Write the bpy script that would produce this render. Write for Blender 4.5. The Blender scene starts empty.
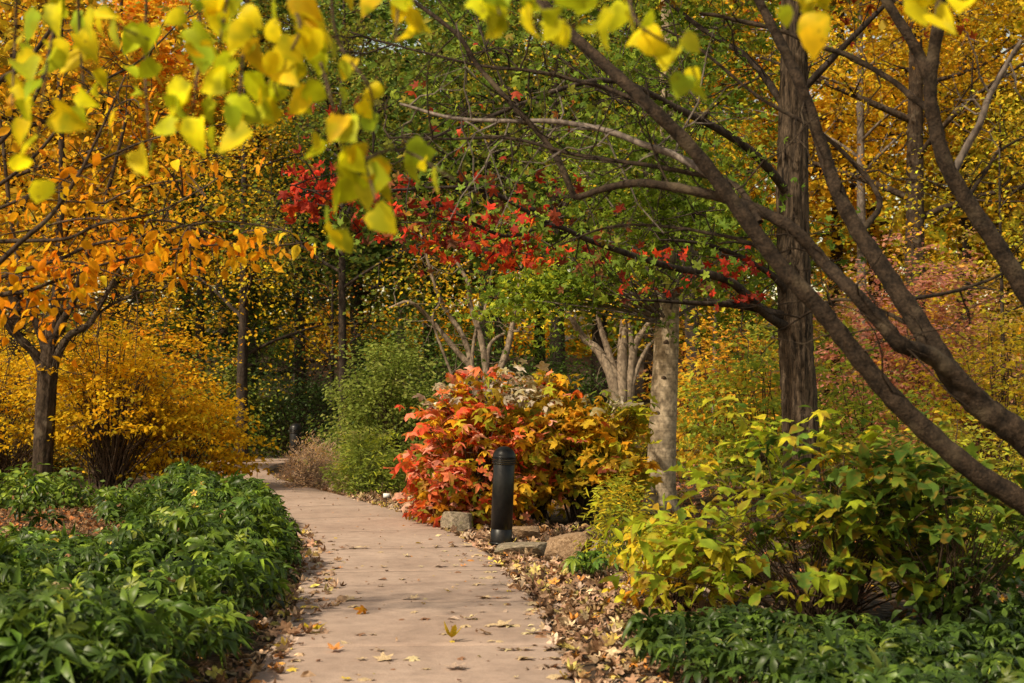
import bpy, math, random
import numpy as np

R = np.random.default_rng(11)
random.seed(5)
SC = bpy.context.scene
COL = SC.collection
F = 1422.0
CAMH = 1.6
TH = math.atan(48.5 / F)
A3 = lambda *v: np.array(v, float)


def at(px, py, Y):
    """world point at depth Y (metres ahead of the camera) seen at pixel px, py"""
    xc, yc = (px - 512) / F, -(py - 341.5) / F
    r = A3(xc, math.cos(TH) - yc * math.sin(TH), math.sin(TH) + yc * math.cos(TH))
    return A3(0, 0, CAMH) + r * (Y / r[1])


def gx(px, Y):
    return (px - 512) / F * Y


def nz(v):
    v = np.asarray(v, float)
    return v / np.maximum(np.linalg.norm(v, axis=-1, keepdims=True), 1e-9)


# ------------------------------------------------------------------ materials
def newmat(name):
    m = bpy.data.materials.new(name)
    m.use_nodes = True
    nt = m.node_tree
    nt.nodes.clear()
    out = nt.nodes.new('ShaderNodeOutputMaterial')
    return m, nt, out


def N(nt, t, **kw):
    n = nt.nodes.new(t)
    for k, v in kw.items():
        if k in n.inputs.keys():
            n.inputs[k].default_value = v
        else:
            setattr(n, k, v)
    return n


def ramp(nt, stops):
    n = nt.nodes.new('ShaderNodeValToRGB')
    e = n.color_ramp.elements
    while len(e) < len(stops):
        e.new(0.5)
    for i, (p, c) in enumerate(stops):
        e[i].position = p
        e[i].color = (*c, 1) if len(c) == 3 else c
    return n


def mix(nt, fac, a, b, mode='MIX'):
    n = nt.nodes.new('ShaderNodeMix')
    n.data_type = 'RGBA'
    n.blend_type = mode
    L = nt.links.new
    if hasattr(fac, 'is_linked') or hasattr(fac, 'node'):
        L(fac, n.inputs[0])
    else:
        n.inputs[0].default_value = fac
    for s, i in ((a, 6), (b, 7)):
        if hasattr(s, 'node'):
            L(s, n.inputs[i])
        else:
            n.inputs[i].default_value = (*s, 1)
    return n.outputs[2]


def leaf_mat(name, trans=0.42, rough=0.55, spec=0.12, mott=None, mscale=22.0, vary=0.35, spots=False):
    m, nt, out = newmat(name)
    L = nt.links.new
    at_ = N(nt, 'ShaderNodeAttribute', attribute_name='Col')
    tc = N(nt, 'ShaderNodeTexCoord')
    no = N(nt, 'ShaderNodeTexNoise', Scale=mscale, Detail=3.0)
    L(tc.outputs['Object'], no.inputs['Vector'])
    col = at_.outputs['Color']
    rp = ramp(nt, [(0.3, (1.08 - vary,) * 3), (0.7, (1.12 + vary,) * 3)])
    L(no.outputs['Fac'], rp.inputs[0])
    col = mix(nt, 1.0, col, rp.outputs[0], 'MULTIPLY')
    if mott:
        n2 = N(nt, 'ShaderNodeTexNoise', Scale=mscale * .8, Detail=2.0)
        mp = N(nt, 'ShaderNodeMapping')
        mp.inputs['Location'].default_value = (3, 7, 1)
        L(tc.outputs['Object'], mp.inputs[0]); L(mp.outputs[0], n2.inputs['Vector'])
        r2 = ramp(nt, [(0.5, (0, 0, 0)), (0.68, (1, 1, 1))])
        L(n2.outputs['Fac'], r2.inputs[0])
        col = mix(nt, r2.outputs[0], col, mott)
    if spots:
        vo = N(nt, 'ShaderNodeTexVoronoi', Scale=38.0)
        L(tc.outputs['Object'], vo.inputs['Vector'])
        rv = ramp(nt, [(.10, (1, 1, 1)), (.2, (0, 0, 0))])
        L(vo.outputs['Distance'], rv.inputs[0])
        n3 = N(nt, 'ShaderNodeTexNoise', Scale=9.0)
        L(tc.outputs['Object'], n3.inputs['Vector'])
        rn = ramp(nt, [(.5, (0, 0, 0)), (.6, (.9, .9, .9))])
        L(n3.outputs['Fac'], rn.inputs[0])
        col = mix(nt, mix(nt, 1.0, rv.outputs[0], rn.outputs[0], 'MULTIPLY'), col, (.13, .06, .015))
    p = N(nt, 'ShaderNodeBsdfPrincipled', Roughness=rough)
    p.inputs['Specular IOR Level'].default_value = spec
    L(col, p.inputs['Base Color'])
    t = N(nt, 'ShaderNodeBsdfTranslucent')
    L(col, t.inputs['Color'])
    mx = N(nt, 'ShaderNodeMixShader')
    mx.inputs[0].default_value = trans
    L(p.outputs[0], mx.inputs[1]); L(t.outputs[0], mx.inputs[2])
    L(mx.outputs[0], out.inputs[0])
    return m


def bark_mat(name, c1, c2, scale=9.0, zst=0.25, bump=0.6, rough=0.9, lichen=None, bands=False):
    m, nt, out = newmat(name)
    L = nt.links.new
    tc = N(nt, 'ShaderNodeTexCoord')
    mp = N(nt, 'ShaderNodeMapping')
    mp.inputs['Scale'].default_value = (1, 1, zst)
    L(tc.outputs['Object'], mp.inputs[0])
    n1 = N(nt, 'ShaderNodeTexNoise', Scale=scale, Detail=6.0, Roughness=.65)
    n2 = N(nt, 'ShaderNodeTexNoise', Scale=scale * 5, Detail=4.0)
    L(mp.outputs[0], n1.inputs['Vector']); L(mp.outputs[0], n2.inputs['Vector'])
    r = ramp(nt, [(0.35, c1), (0.66, c2)])
    L(n1.outputs['Fac'], r.inputs[0])
    col = r.outputs[0]
    r2 = ramp(nt, [(0.35, (.55,) * 3), (0.65, (1.2,) * 3)])
    L(n2.outputs['Fac'], r2.inputs[0])
    col = mix(nt, 1.0, col, r2.outputs[0], 'MULTIPLY')
    if lichen:
        n3 = N(nt, 'ShaderNodeTexNoise', Scale=5.0, Detail=5.0)
        L(tc.outputs['Object'], n3.inputs['Vector'])
        r3 = ramp(nt, [(0.55, (0, 0, 0)), (0.68, (.75,) * 3)])
        L(n3.outputs['Fac'], r3.inputs[0])
        col = mix(nt, r3.outputs[0], col, lichen)
    if bands:
        v = N(nt, 'ShaderNodeTexNoise', Scale=1.0, Detail=4.0)
        m2 = N(nt, 'ShaderNodeMapping')
        m2.inputs['Scale'].default_value = (3, 3, 38)
        L(tc.outputs['Object'], m2.inputs[0]); L(m2.outputs[0], v.inputs['Vector'])
        r4 = ramp(nt, [(0.34, (.76,) * 3), (0.55, (1.04,) * 3)])
        L(v.outputs['Fac'], r4.inputs[0])
        col = mix(nt, 1.0, col, r4.outputs[0], 'MULTIPLY')
    p = N(nt, 'ShaderNodeBsdfPrincipled', Roughness=rough)
    p.inputs['Specular IOR Level'].default_value = .2
    L(col, p.inputs['Base Color'])
    b = N(nt, 'ShaderNodeBump', Strength=bump, Distance=.02)
    L(n1.outputs['Fac'], b.inputs['Height'])
    b2 = N(nt, 'ShaderNodeBump', Strength=bump * .6, Distance=.006)
    L(n2.outputs['Fac'], b2.inputs['Height']); L(b.outputs[0], b2.inputs['Normal'])
    L(b2.outputs[0], p.inputs['Normal'])
    L(p.outputs[0], out.inputs[0])
    return m


M = {}
M['leaf'] = leaf_mat('leaf_soft')
M['leaf_far'] = leaf_mat('leaf_far', trans=.5, rough=.6, spec=.1, mscale=1.2, vary=.35)
M['leaf_warm'] = leaf_mat('leaf_warm', trans=.5, rough=.6, spec=.08, mscale=18, vary=.3)
M['leaf_near'] = leaf_mat('leaf_yellow_mottled', trans=.5, rough=.55, spec=.15, mott=(.40, .40, .01), mscale=16, vary=.3, spots=True)
M['leaf_gloss'] = leaf_mat('leaf_evergreen_gloss', trans=.3, rough=.42, spec=.38, mscale=14, vary=.45)
M['leaf_hyd'] = leaf_mat('leaf_hydrangea', trans=.42, rough=.55, spec=.15, mott=(.34, .21, .03), mscale=13)
M['leaf_dry'] = leaf_mat('leaf_dry', trans=.15, rough=.7, spec=.2, mott=(.16, .085, .04), mscale=30, vary=.4)
M['bark_oak'] = bark_mat('bark_furrowed', (.012, .008, .006), (.15, .105, .07), 26, .12, 1.0)
M['bark_smooth'] = bark_mat('bark_smooth_tan', (.33, .25, .165), (.56, .44, .31), 5, .8, .45, lichen=(.46, .37, .27), bands=True)
M['bark_pale'] = bark_mat('bark_pale', (.13, .095, .068), (.31, .24, .175), 6, .5, .35)
M['bark_brown'] = bark_mat('bark_brown', (.020, .013, .009), (.085, .056, .036), 16, .25, 1.0, lichen=(.13, .10, .07))
M['bark_limb'] = bark_mat('bark_limb', (.016, .011, .008), (.062, .041, .027), 16, 1.0, 1.0, lichen=(.105, .078, .05))
M['bark_dark'] = bark_mat('bark_dark', (.022, .016, .013), (.075, .055, .043), 10, .35, .8)
M['bark_grey'] = bark_mat('bark_grey', (.12, .095, .08), (.27, .22, .19), 9, .3, .7)
M['stem'] = bark_mat('stem_brown', (.05, .032, .022), (.13, .085, .055), 20, .6, .3)
M['stem_green'] = bark_mat('stem_green', (.10, .13, .03), (.18, .20, .06), 20, .6, .2)
M['stem_tan'] = bark_mat('stem_tan', (.26, .17, .11), (.42, .29, .20), 20, .6, .2)


def concrete():
    m, nt, out = newmat('path_concrete')
    L = nt.links.new
    tc = N(nt, 'ShaderNodeTexCoord')
    big = N(nt, 'ShaderNodeTexNoise', Scale=.9, Detail=5.0, Roughness=.6)
    mid = N(nt, 'ShaderNodeTexNoise', Scale=7.0, Detail=6.0, Roughness=.7)
    fin = N(nt, 'ShaderNodeTexNoise', Scale=160.0, Detail=2.0)
    for n in (big, mid, fin):
        L(tc.outputs['Object'], n.inputs['Vector'])
    r = ramp(nt, [(.3, (.350, .250, .200)), (.7, (.465, .346, .282))])
    L(big.outputs['Fac'], r.inputs[0])
    r2 = ramp(nt, [(.3, (.78,) * 3), (.62, (1.08,) * 3)])
    L(mid.outputs['Fac'], r2.inputs[0])
    r3 = ramp(nt, [(.32, (.72,) * 3), (.6, (1.07,) * 3)])
    L(fin.outputs['Fac'], r3.inputs[0])
    col = mix(nt, 1.0, r.outputs[0], r2.outputs[0], 'MULTIPLY')
    col = mix(nt, 1.0, col, r3.outputs[0], 'MULTIPLY')
    # damp leaf stains
    v = N(nt, 'ShaderNodeTexVoronoi', Scale=5.0)
    L(tc.outputs['Object'], v.inputs['Vector'])
    r4 = ramp(nt, [(.04, (.55, .5, .46)), (.13, (1, 1, 1))])
    L(v.outputs['Distance'], r4.inputs[0])
    col = mix(nt, .35, col, mix(nt, 1.0, col, r4.outputs[0], 'MULTIPLY'))
    p = N(nt, 'ShaderNodeBsdfPrincipled', Roughness=.85)
    p.inputs['Specular IOR Level'].default_value = .25
    L(col, p.inputs['Base Color'])
    b = N(nt, 'ShaderNodeBump', Strength=.25, Distance=.004)
    L(fin.outputs['Fac'], b.inputs['Height'])
    b2 = N(nt, 'ShaderNodeBump', Strength=.3, Distance=.02)
    L(mid.outputs['Fac'], b2.inputs['Height']); L(b.outputs[0], b2.inputs['Normal'])
    L(b2.outputs[0], p.inputs['Normal'])
    L(p.outputs[0], out.inputs[0])
    return m


def soil():
    m, nt, out = newmat('soil_and_litter')
    L = nt.links.new
    tc = N(nt, 'ShaderNodeTexCoord')
    a = N(nt, 'ShaderNodeTexNoise', Scale=.6, Detail=6.0)
    v = N(nt, 'ShaderNodeTexVoronoi', Scale=16.0)
    f = N(nt, 'ShaderNodeTexNoise', Scale=40.0, Detail=4.0)
    for n in (a, v, f):
        L(tc.outputs['Object'], n.inputs['Vector'])
    r = ramp(nt, [(0, (.02, .013, .008)), (.4, (.06, .034, .018)), (.7, (.12, .07, .035)), (1, (.22, .13, .06))])
    L(v.outputs['Color'], r.inputs[0])
    r2 = ramp(nt, [(.3, (.45,) * 3), (.7, (1.1,) * 3)])
    L(f.outputs['Fac'], r2.inputs[0])
    col = mix(nt, 1.0, r.outputs[0], r2.outputs[0], 'MULTIPLY')
    r3 = ramp(nt, [(.4, (.55, .5, .4)), (.6, (1, 1, 1))])
    L(a.outputs['Fac'], r3.inputs[0])
    col = mix(nt, 1.0, col, r3.outputs[0], 'MULTIPLY')
    p = N(nt, 'ShaderNodeBsdfPrincipled', Roughness=.95)
    L(col, p.inputs['Base Color'])
    b = N(nt, 'ShaderNodeBump', Strength=.9, Distance=.03)
    L(v.outputs['Distance'], b.inputs['Height'])
    b2 = N(nt, 'ShaderNodeBump', Strength=.6, Distance=.015)
    L(f.outputs['Fac'], b2.inputs['Height']); L(b.outputs[0], b2.inputs['Normal'])
    L(b2.outputs[0], p.inputs['Normal'])
    L(p.outputs[0], out.inputs[0])
    return m


def black_paint():
    m, nt, out = newmat('black_powder_coat')
    L = nt.links.new
    tc = N(nt, 'ShaderNodeTexCoord')
    n1 = N(nt, 'ShaderNodeTexNoise', Scale=14.0, Detail=6.0, Roughness=.7)
    n2 = N(nt, 'ShaderNodeTexNoise', Scale=300.0)
    sx = N(nt, 'ShaderNodeSeparateXYZ')
    L(tc.outputs['Object'], n1.inputs['Vector']); L(tc.outputs['Object'], n2.inputs['Vector'])
    L(tc.outputs['Object'], sx.inputs[0])
    r = ramp(nt, [(.4, (.004, .004, .005)), (.75, (.013, .012, .011))])
    L(n1.outputs['Fac'], r.inputs[0])
    mr = N(nt, 'ShaderNodeMapRange')
    mr.inputs[1].default_value = .0; mr.inputs[2].default_value = .22
    mr.inputs[3].default_value = .07; mr.inputs[4].default_value = 0
    L(sx.outputs['Z'], mr.inputs[0])
    mm = N(nt, 'ShaderNodeMath', operation='MULTIPLY')
    L(mr.outputs[0], mm.inputs[0]); L(n1.outputs['Fac'], mm.inputs[1])
    col = mix(nt, mm.outputs[0], r.outputs[0], (.16, .12, .09))
    p = N(nt, 'ShaderNodeBsdfPrincipled')
    rr = ramp(nt, [(.35, (.26,) * 3), (.7, (.5,) * 3)])
    p.inputs['Specular IOR Level'].default_value = .3
    L(n1.outputs['Fac'], rr.inputs[0]); L(rr.outputs[0], p.inputs['Roughness'])
    L(col, p.inputs['Base Color'])
    b = N(nt, 'ShaderNodeBump', Strength=.12, Distance=.002)
    L(n2.outputs['Fac'], b.inputs['Height']); L(b.outputs[0], p.inputs['Normal'])
    L(p.outputs[0], out.inputs[0])
    return m


def simple(name, col, rough=.5):
    m, nt, out = newmat(name)
    p = N(nt, 'ShaderNodeBsdfPrincipled', Roughness=rough)
    n1 = N(nt, 'ShaderNodeTexNoise', Scale=25.0, Detail=4.0)
    r = ramp(nt, [(.35, tuple(c * .8 for c in col)), (.65, tuple(min(1, c * 1.1) for c in col))])
    nt.links.new(n1.outputs['Fac'], r.inputs[0])
    nt.links.new(r.outputs[0], p.inputs['Base Color'])
    nt.links.new(p.outputs[0], out.inputs[0])
    return m


M['path'] = concrete()
M['soil'] = soil()
M['black'] = black_paint()
M['rock_grey'] = bark_mat('rock_grey', (.15, .12, .085), (.42, .34, .25), 6, 1, .8, lichen=(.22, .20, .11))
M['rock_tan'] = bark_mat('rock_tan', (.20, .12, .065), (.48, .33, .21), 7, 1, .8)
M['white'] = simple('label_white', (.8, .8, .78))
M['grille'] = simple('lamp_inner', (.34, .29, .22), .4)


# ------------------------------------------------------------------ object plumbing
def tag(o, label=None, cat=None, group=None, kind=None):
    if label: o['label'] = label
    if cat: o['category'] = cat
    if group: o['group'] = group
    if kind: o['kind'] = kind
    return o


def thing(name, label, cat, loc, group=None):
    o = bpy.data.objects.new(name, None)
    COL.objects.link(o)
    o.location = tuple(loc)
    o.empty_display_size = .1
    return tag(o, label, cat, group)


def wloc(p):
    v = np.zeros(3)
    while p is not None:
        v = v + np.array(p.location)
        p = p.parent
    return v


def raw_mesh(name, V, loops, totals, mat, parent=None, col=None, smooth=False):
    V = np.asarray(V, np.float32)
    if parent is not None:
        V = V - wloc(parent).astype(np.float32)
    me = bpy.data.meshes.new(name)
    me.vertices.add(len(V))
    me.vertices.foreach_set('co', np.ascontiguousarray(V).ravel())
    loops = np.asarray(loops, np.int32)
    totals = np.asarray(totals, np.int32)
    me.loops.add(len(loops))
    me.loops.foreach_set('vertex_index', loops)
    me.polygons.add(len(totals))
    st = np.zeros(len(totals), np.int32)
    st[1:] = np.cumsum(totals)[:-1]
    me.polygons.foreach_set('loop_start', st)
    me.polygons.foreach_set('loop_total', totals)
    if smooth:
        me.polygons.foreach_set('use_smooth', np.ones(len(totals), bool))
    me.update(calc_edges=True)
    if col is not None:
        a = me.attributes.new('Col', 'FLOAT_COLOR', 'POINT')
        c4 = np.ones((len(V), 4), np.float32)
        c4[:, :3] = col
        a.data.foreach_set('color', c4.ravel())
    me.materials.append(mat)
    o = bpy.data.objects.new(name, me)
    COL.objects.link(o)
    if parent is not None:
        o.parent = parent
    return o


class MB:
    def __init__(s):
        s.V, s.L, s.T, s.n = [], [], [], 0

    def add(s, V, faces):
        V = np.asarray(V, float)
        s.V.append(V)
        for f in faces:
            s.L.extend(int(i) + s.n for i in f)
            s.T.append(len(f))
        s.n += len(V)

    def addq(s, V, Q):
        s.V.append(V)
        s.L.extend((Q + s.n).ravel().tolist())
        s.T.extend([Q.shape[1]] * len(Q))
        s.n += len(V)

    def tube(s, pts, rad, sides=6, rough=0.0, ridge=None, cap=True):
        pts = np.asarray(pts, float)
        n = len(pts)
        rad = np.broadcast_to(np.asarray(rad, float), (n,))
        t = nz(np.gradient(pts, axis=0))
        u = np.zeros((n, 3))
        ref = A3(1, 0, 0) if abs(t[0][0]) < .8 else A3(0, 1, 0)
        prev = nz(np.cross(np.cross(t[0], ref), t[0]))
        for i in range(n):
            prev = nz(prev - t[i] * np.dot(prev, t[i]))
            u[i] = prev
        w = np.cross(t, u)
        a = np.linspace(0, 2 * math.pi, sides, endpoint=False)
        rr = rad[:, None] * np.ones((1, sides))
        if rough:
            rr = rr * (1 + rough * R.normal(0, 1, (n, sides)))
        if ridge is not None:
            rr = rr * ridge(a[None, :], np.arange(n)[:, None])
        V = pts[:, None, :] + rr[..., None] * (np.cos(a)[None, :, None] * u[:, None, :] + np.sin(a)[None, :, None] * w[:, None, :])
        V = V.reshape(-1, 3)
        i = np.arange(n - 1)[:, None] * sides
        j = np.arange(sides)[None, :]
        k = (j + 1) % sides
        Q = np.stack([i + j, i + k, i + sides + k, i + sides + j], -1).reshape(-1, 4)
        s.addq(V, Q)
        if cap:
            s.add(V[-sides:], [list(range(sides))])

    def build(s, name, mat, parent=None, smooth=True):
        return raw_mesh(name, np.concatenate(s.V), s.L, s.T, mat, parent, None, smooth)


def spline(P, per=6):
    P = np.asarray(P, float)
    if len(P) < 3:
        return P
    Q = np.vstack([2 * P[0] - P[1], P, 2 * P[-1] - P[-2]])
    out = []
    for i in range(1, len(Q) - 2):
        p0, p1, p2, p3 = Q[i - 1], Q[i], Q[i + 1], Q[i + 2]
        for t in np.linspace(0, 1, per, endpoint=False):
            out.append(.5 * ((2 * p1) + (-p0 + p2) * t + (2 * p0 - 5 * p1 + 4 * p2 - p3) * t * t + (-p0 + 3 * p1 - 3 * p2 + p3) * t ** 3))
    out.append(P[-1])
    return np.array(out)


# ------------------------------------------------------------------ leaf shapes
class Tmpl:
    def __init__(s, V, faces, shade=None):
        s.V = np.array(V, float)
        s.loops = np.concatenate([np.array(f) for f in faces])
        s.tot = np.array([len(f) for f in faces])
        s.shade = np.ones(len(V)) if shade is None else np.array(shade, float)


T_Q = Tmpl([(0, 0, 0), (.30, .45, .07), (0, 1, -.06), (-.30, .45, .07)], [(0, 1, 2), (0, 2, 3)])
T_L = Tmpl([(0, 0, 0), (.24, .22, .06), (.30, .55, .05), (0, 1, -.16), (-.30, .55, .05), (-.24, .22, .06), (0, .5, 0)],
           [(0, 1, 2, 6), (6, 2, 3), (0, 6, 4, 5), (6, 3, 4)], [.85, 1, 1, .95, 1, 1, .9])
T_N = Tmpl([(0, 0, 0), (.10, .35, .03), (.08, .7, .0), (0, 1, -.12), (-.08, .7, .0), (-.10, .35, .03), (0, .5, 0)],
           [(0, 1, 2, 6), (6, 2, 3), (0, 6, 4, 5), (6, 3, 4)])


def strip_leaf(prof, fold=.12, droop=.25, wave=.0, seed=0):
    """leaf from (t, halfwidth) profile: two strips along a curved midrib"""
    r = np.random.default_rng(seed)
    V, sh = [], []
    n = len(prof)
    for t, w in prof:
        zc = -droop * t * t
        wv = wave * r.normal(0, 1, 2)
        V += [(-w, t - .25 * w * (1 if t < .2 else 0), zc + fold * w + wv[0]), (0, t, zc), (w, t - .25 * w * (1 if t < .2 else 0), zc + fold * w + wv[1])]
        sh += [1.05, .9, 1.05]
    f = []
    for i in range(n - 1):
        a = i * 3
        f += [(a, a + 1, a + 4, a + 3), (a + 1, a + 2, a + 5, a + 4)]
    return Tmpl(V, f, sh)


HEART = [(0, .02), (.0, .12), (.04, .24), (.13, .335), (.26, .395), (.4, .395), (.55, .345), (.7, .25), (.82, .15), (.92, .065), (1.0, .004)]
HEART = [(t, w * (1.0 + (.06 if i % 2 else -.04))) for i, (t, w) in enumerate(HEART)]
T_H = [strip_leaf(HEART, .25, .15, .012, 1), strip_leaf(HEART, .55, .35, .015, 2), strip_leaf(HEART, -.2, .5, .02, 3), strip_leaf([(t, w * .8) for t, w in HEART], .8, .2, .02, 4)]
BUCK = [(0, .01), (.15, .07), (.35, .17), (.55, .235), (.7, .22), (.85, .13), (.95, .05), (1, .004)]
T_B = [strip_leaf(BUCK, .3, .3, .012, 5), strip_leaf(BUCK, .5, .55, .015, 6), strip_leaf(BUCK, .15, .15, .015, 8)]


T_BX = T_B + [strip_leaf([(t, w * (1.25 if i % 2 else .85)) for i, (t, w) in enumerate([(0, .01), (.12, .1), (.22, .16), (.34, .27), (.44, .23), (.55, .3), (.66, .2), (.76, .2), (.86, .1), (1, .004)])], .4, .4, .025, 9)]


def lobed(lobes, depth, seed, cup=.12):
    r = np.random.default_rng(seed)
    V, sh = [(0, .42, 0)], [.9]
    m = lobes * 4
    for i in range(m):
        a = 2 * math.pi * i / m
        ph = (i % 4)
        rad = [1, .86, 1 - depth, .86][ph] * .5
        rad *= r.uniform(.92, 1.06)
        if ph == 0:
            rad *= 1.08
        x, y = math.sin(a) * rad * .92, .42 + math.cos(a) * rad * 1.05
        if abs(a - math.pi) < .5:
            y = .42 + math.cos(a) * rad * .75
        V.append((x, y, cup * (x * x + (y - .42) ** 2) * 2 + r.normal(0, .03)))
        sh.append(1.05)
    return Tmpl(V, [(0, 1 + i, 1 + (i + 1) % m) for i in range(m)], sh)


T_O = [lobed(5, .42, 1, -.2), lobed(5, .40, 2, -.5), lobed(7, .38, 3, .2), lobed(5, .45, 4, -.8)]
T_M = [lobed(5, .5, 11, .3), lobed(5, .48, 12, -.7), lobed(5, .45, 13, .9), lobed(5, .5, 14, -.25)]


def palmate(n, seed, droop=.35, wid=.135):
    r = np.random.default_rng(seed)
    V, f, sh = [], [], []
    for k in range(n):
        a = (k / (n - 1) - .5) * math.radians(270) + r.normal(0, .06)
        ln = (1 - .28 * abs(k / (n - 1) - .5) * 2) * r.uniform(.88, 1.05)
        b = len(V)
        tw = r.normal(0, .12)
        for (t, w) in [(0, .015), (.2, .08), (.5, wid), (.75, wid * .72), (1, .004)]:
            zc = .12 * math.sin(t * 2.2) - droop * t * t
            for sgn in (-1, 0, 1):
                x0, y0 = sgn * w * ln, t * ln
                V.append((x0 * math.cos(a) + y0 * math.sin(a), -x0 * math.sin(a) + y0 * math.cos(a), zc + abs(sgn) * w * .35 + sgn * w * tw))
                sh.append(.82 if sgn == 0 else 1.05)
        for i in range(4):
            q = b + i * 3
            f += [(q, q + 1, q + 4, q + 3), (q + 1, q + 2, q + 5, q + 4)]
    return Tmpl(V, f, sh)


T_P = [palmate(6, 1, .4, .19), palmate(7, 2, .6, .165), palmate(5, 3, .25, .21), palmate(6, 4, .8, .18), palmate(4, 5, .5, .2)]


def leaves(name, tm, P, axis, nrm, size, col, mat, parent=None, tipcol=None):
    """all leaves of one crown / bed as one mesh"""
    P = np.asarray(P, float)
    n = len(P)
    axis = nz(axis)
    nrm = nz(nrm - axis * np.sum(nrm * axis, 1, keepdims=True))
    side = np.cross(axis, nrm)
    size = np.broadcast_to(np.asarray(size, float), (n,))
    col = np.broadcast_to(np.asarray(col, float), (n, 3))
    tms = tm if isinstance(tm, list) else [tm]
    which = R.integers(0, len(tms), n)
    Vs, Ls, Ts, Cs, off = [], [], [], [], 0
    for k, t in enumerate(tms):
        ix = np.nonzero(which == k)[0]
        if not len(ix):
            continue
        m, nv = len(ix), len(t.V)
        wj = R.uniform(.85, 1.15, (m, 1, 1))
        V = P[ix, None, :] + size[ix, None, None] * (t.V[None, :, 0:1] * wj * side[ix, None, :] + t.V[None, :, 1:2] * axis[ix, None, :] + t.V[None, :, 2:3] * nrm[ix, None, :] * R.uniform(.5, 1.5, (m, 1, 1)))
        Vs.append(V.reshape(-1, 3))
        Ls.append((t.loops[None, :] + (np.arange(m) * nv)[:, None] + off).ravel())
        Ts.append(np.tile(t.tot, m))
        Cs.append((col[ix, None, :] * t.shade[None, :, None]).reshape(-1, 3))
        off += m * nv
    return raw_mesh(name, np.concatenate(Vs), np.concatenate(Ls), np.concatenate(Ts), mat, parent, np.clip(np.concatenate(Cs), 0, 1))


def pal(cols, n, jit=.18, w=None):
    cols = np.array(cols, float)
    w = None if w is None else np.array(w, float) / sum(w)
    c = cols[R.choice(len(cols), n, p=w)]
    # small blends toward another palette colour and brightness jitter
    d = cols[R.choice(len(cols), n, p=w)]
    k = R.uniform(0, .35, (n, 1))
    return np.clip((c * (1 - k) + d * k) * np.exp(R.normal(0, jit, (n, 1))), 0, .9)


YEL, GOLD, AMB = (.82, .58, .025), (.74, .44, .02), (.76, .31, .015)
ORG, RORG, RED, DRED = (.80, .25, .015), (.74, .13, .02), (.62, .045, .02), (.26, .028, .018)
YGR, LGR, GRN, DGR = (.48, .50, .03), (.25, .33, .03), (.125, .20, .024), (.062, .11, .02)
OLV, BRN, TAN, PINK = (.28, .24, .025), (.22, .105, .04), (.52, .37, .21), (.60, .24, .18)
RUST, SILV = (.44, .15, .04), (.62, .54, .46)


def rdir(n):
    return nz(R.normal(0, 1, (n, 3)))


def orient(n, up=.7, rnd=.6, droop=.25):
    """random leaf axis + normal; normals lean up, tips droop"""
    nr = nz(A3(0, 0, up) + rnd * rdir(n))
    ax = rdir(n)
    ax[:, 2] = ax[:, 2] * .4 - droop
    return nz(ax), nr


def build_set(tubes, name, mat, parent):
    """twigs as parts of their own; past ninety the rest is one part"""
    for pts, rr, sd_ in tubes[:90]:
        b = MB(); b.tube(pts, rr, sd_, cap=False); b.build(name, mat, parent)
    if len(tubes) > 90:
        b = MB()
        for pts, rr, sd_ in tubes[90:]:
            b.tube(pts, rr, sd_, cap=False)
        b.build(name, mat, parent)['kind'] = 'stuff'


# ------------------------------------------------------------------ terrain + path
RE = A3((.62, 1), (.55, 3), (.45, 5.2), (.33, 7.8), (.14, 10.8), (-.40, 14.7), (-1.25, 17.9), (-2.3, 20.7), (-3.3, 23.2), (-4.2, 25.6), (-4.9, 28.6), (-4.9, 31.2), (-4.0, 33.6), (-2.0, 35.5))
RE = RE.reshape(-1, 2)
RS = spline(np.hstack([RE, np.zeros((len(RE), 1))]), 10)[:, :2]
tg = nz(np.gradient(RS, axis=0))
LN = np.stack([-tg[:, 1], tg[:, 0]], 1)        # left normal
arc = np.concatenate([[0], np.cumsum(np.linalg.norm(np.diff(RS, axis=0), axis=1))])
PW = 1.76


def path_dist(x, y):
    """signed offset from the right edge (positive = toward the path and beyond it to the left)"""
    x, y = np.asarray(x, float).ravel(), np.asarray(y, float).ravel()
    d2 = (x[:, None] - RS[None, :, 0]) ** 2 + (y[:, None] - RS[None, :, 1]) ** 2
    i = d2.argmin(1)
    return (x - RS[i, 0]) * LN[i, 0] + (y - RS[i, 1]) * LN[i, 1]


def gz(x, y):
    x, y = np.asarray(x, float), np.asarray(y, float)
    r = np.maximum(0, y - 36)
    z = .075 * r * np.clip(r / 20, 0, 1)
    z = z + .03 * np.sin(x * 1.3 + y * .7) * np.cos(y * .9 - x * .4)
    return z - .035


xs = np.unique(np.concatenate([np.linspace(-160, 160, 65), np.linspace(-14, 14, 113)]))
ys = np.unique(np.concatenate([np.linspace(-30, 200, 60), np.linspace(0, 40, 161)]))
X, Y = np.meshgrid(xs, ys)
Z = gz(X, Y) + R.normal(0, .008, X.shape)
V = np.stack([X, Y, Z], -1).reshape(-1, 3)
nx, ny = len(xs), len(ys)
i = np.arange(ny - 1)[:, None] * nx + np.arange(nx - 1)[None, :]
Q = np.stack([i, i + 1, i + nx + 1, i + nx], -1).reshape(-1, 4)
o = raw_mesh('ground', V, Q.ravel(), np.full(len(Q), 4), M['soil'], None, None, True)
tag(o, kind='structure')

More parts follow.
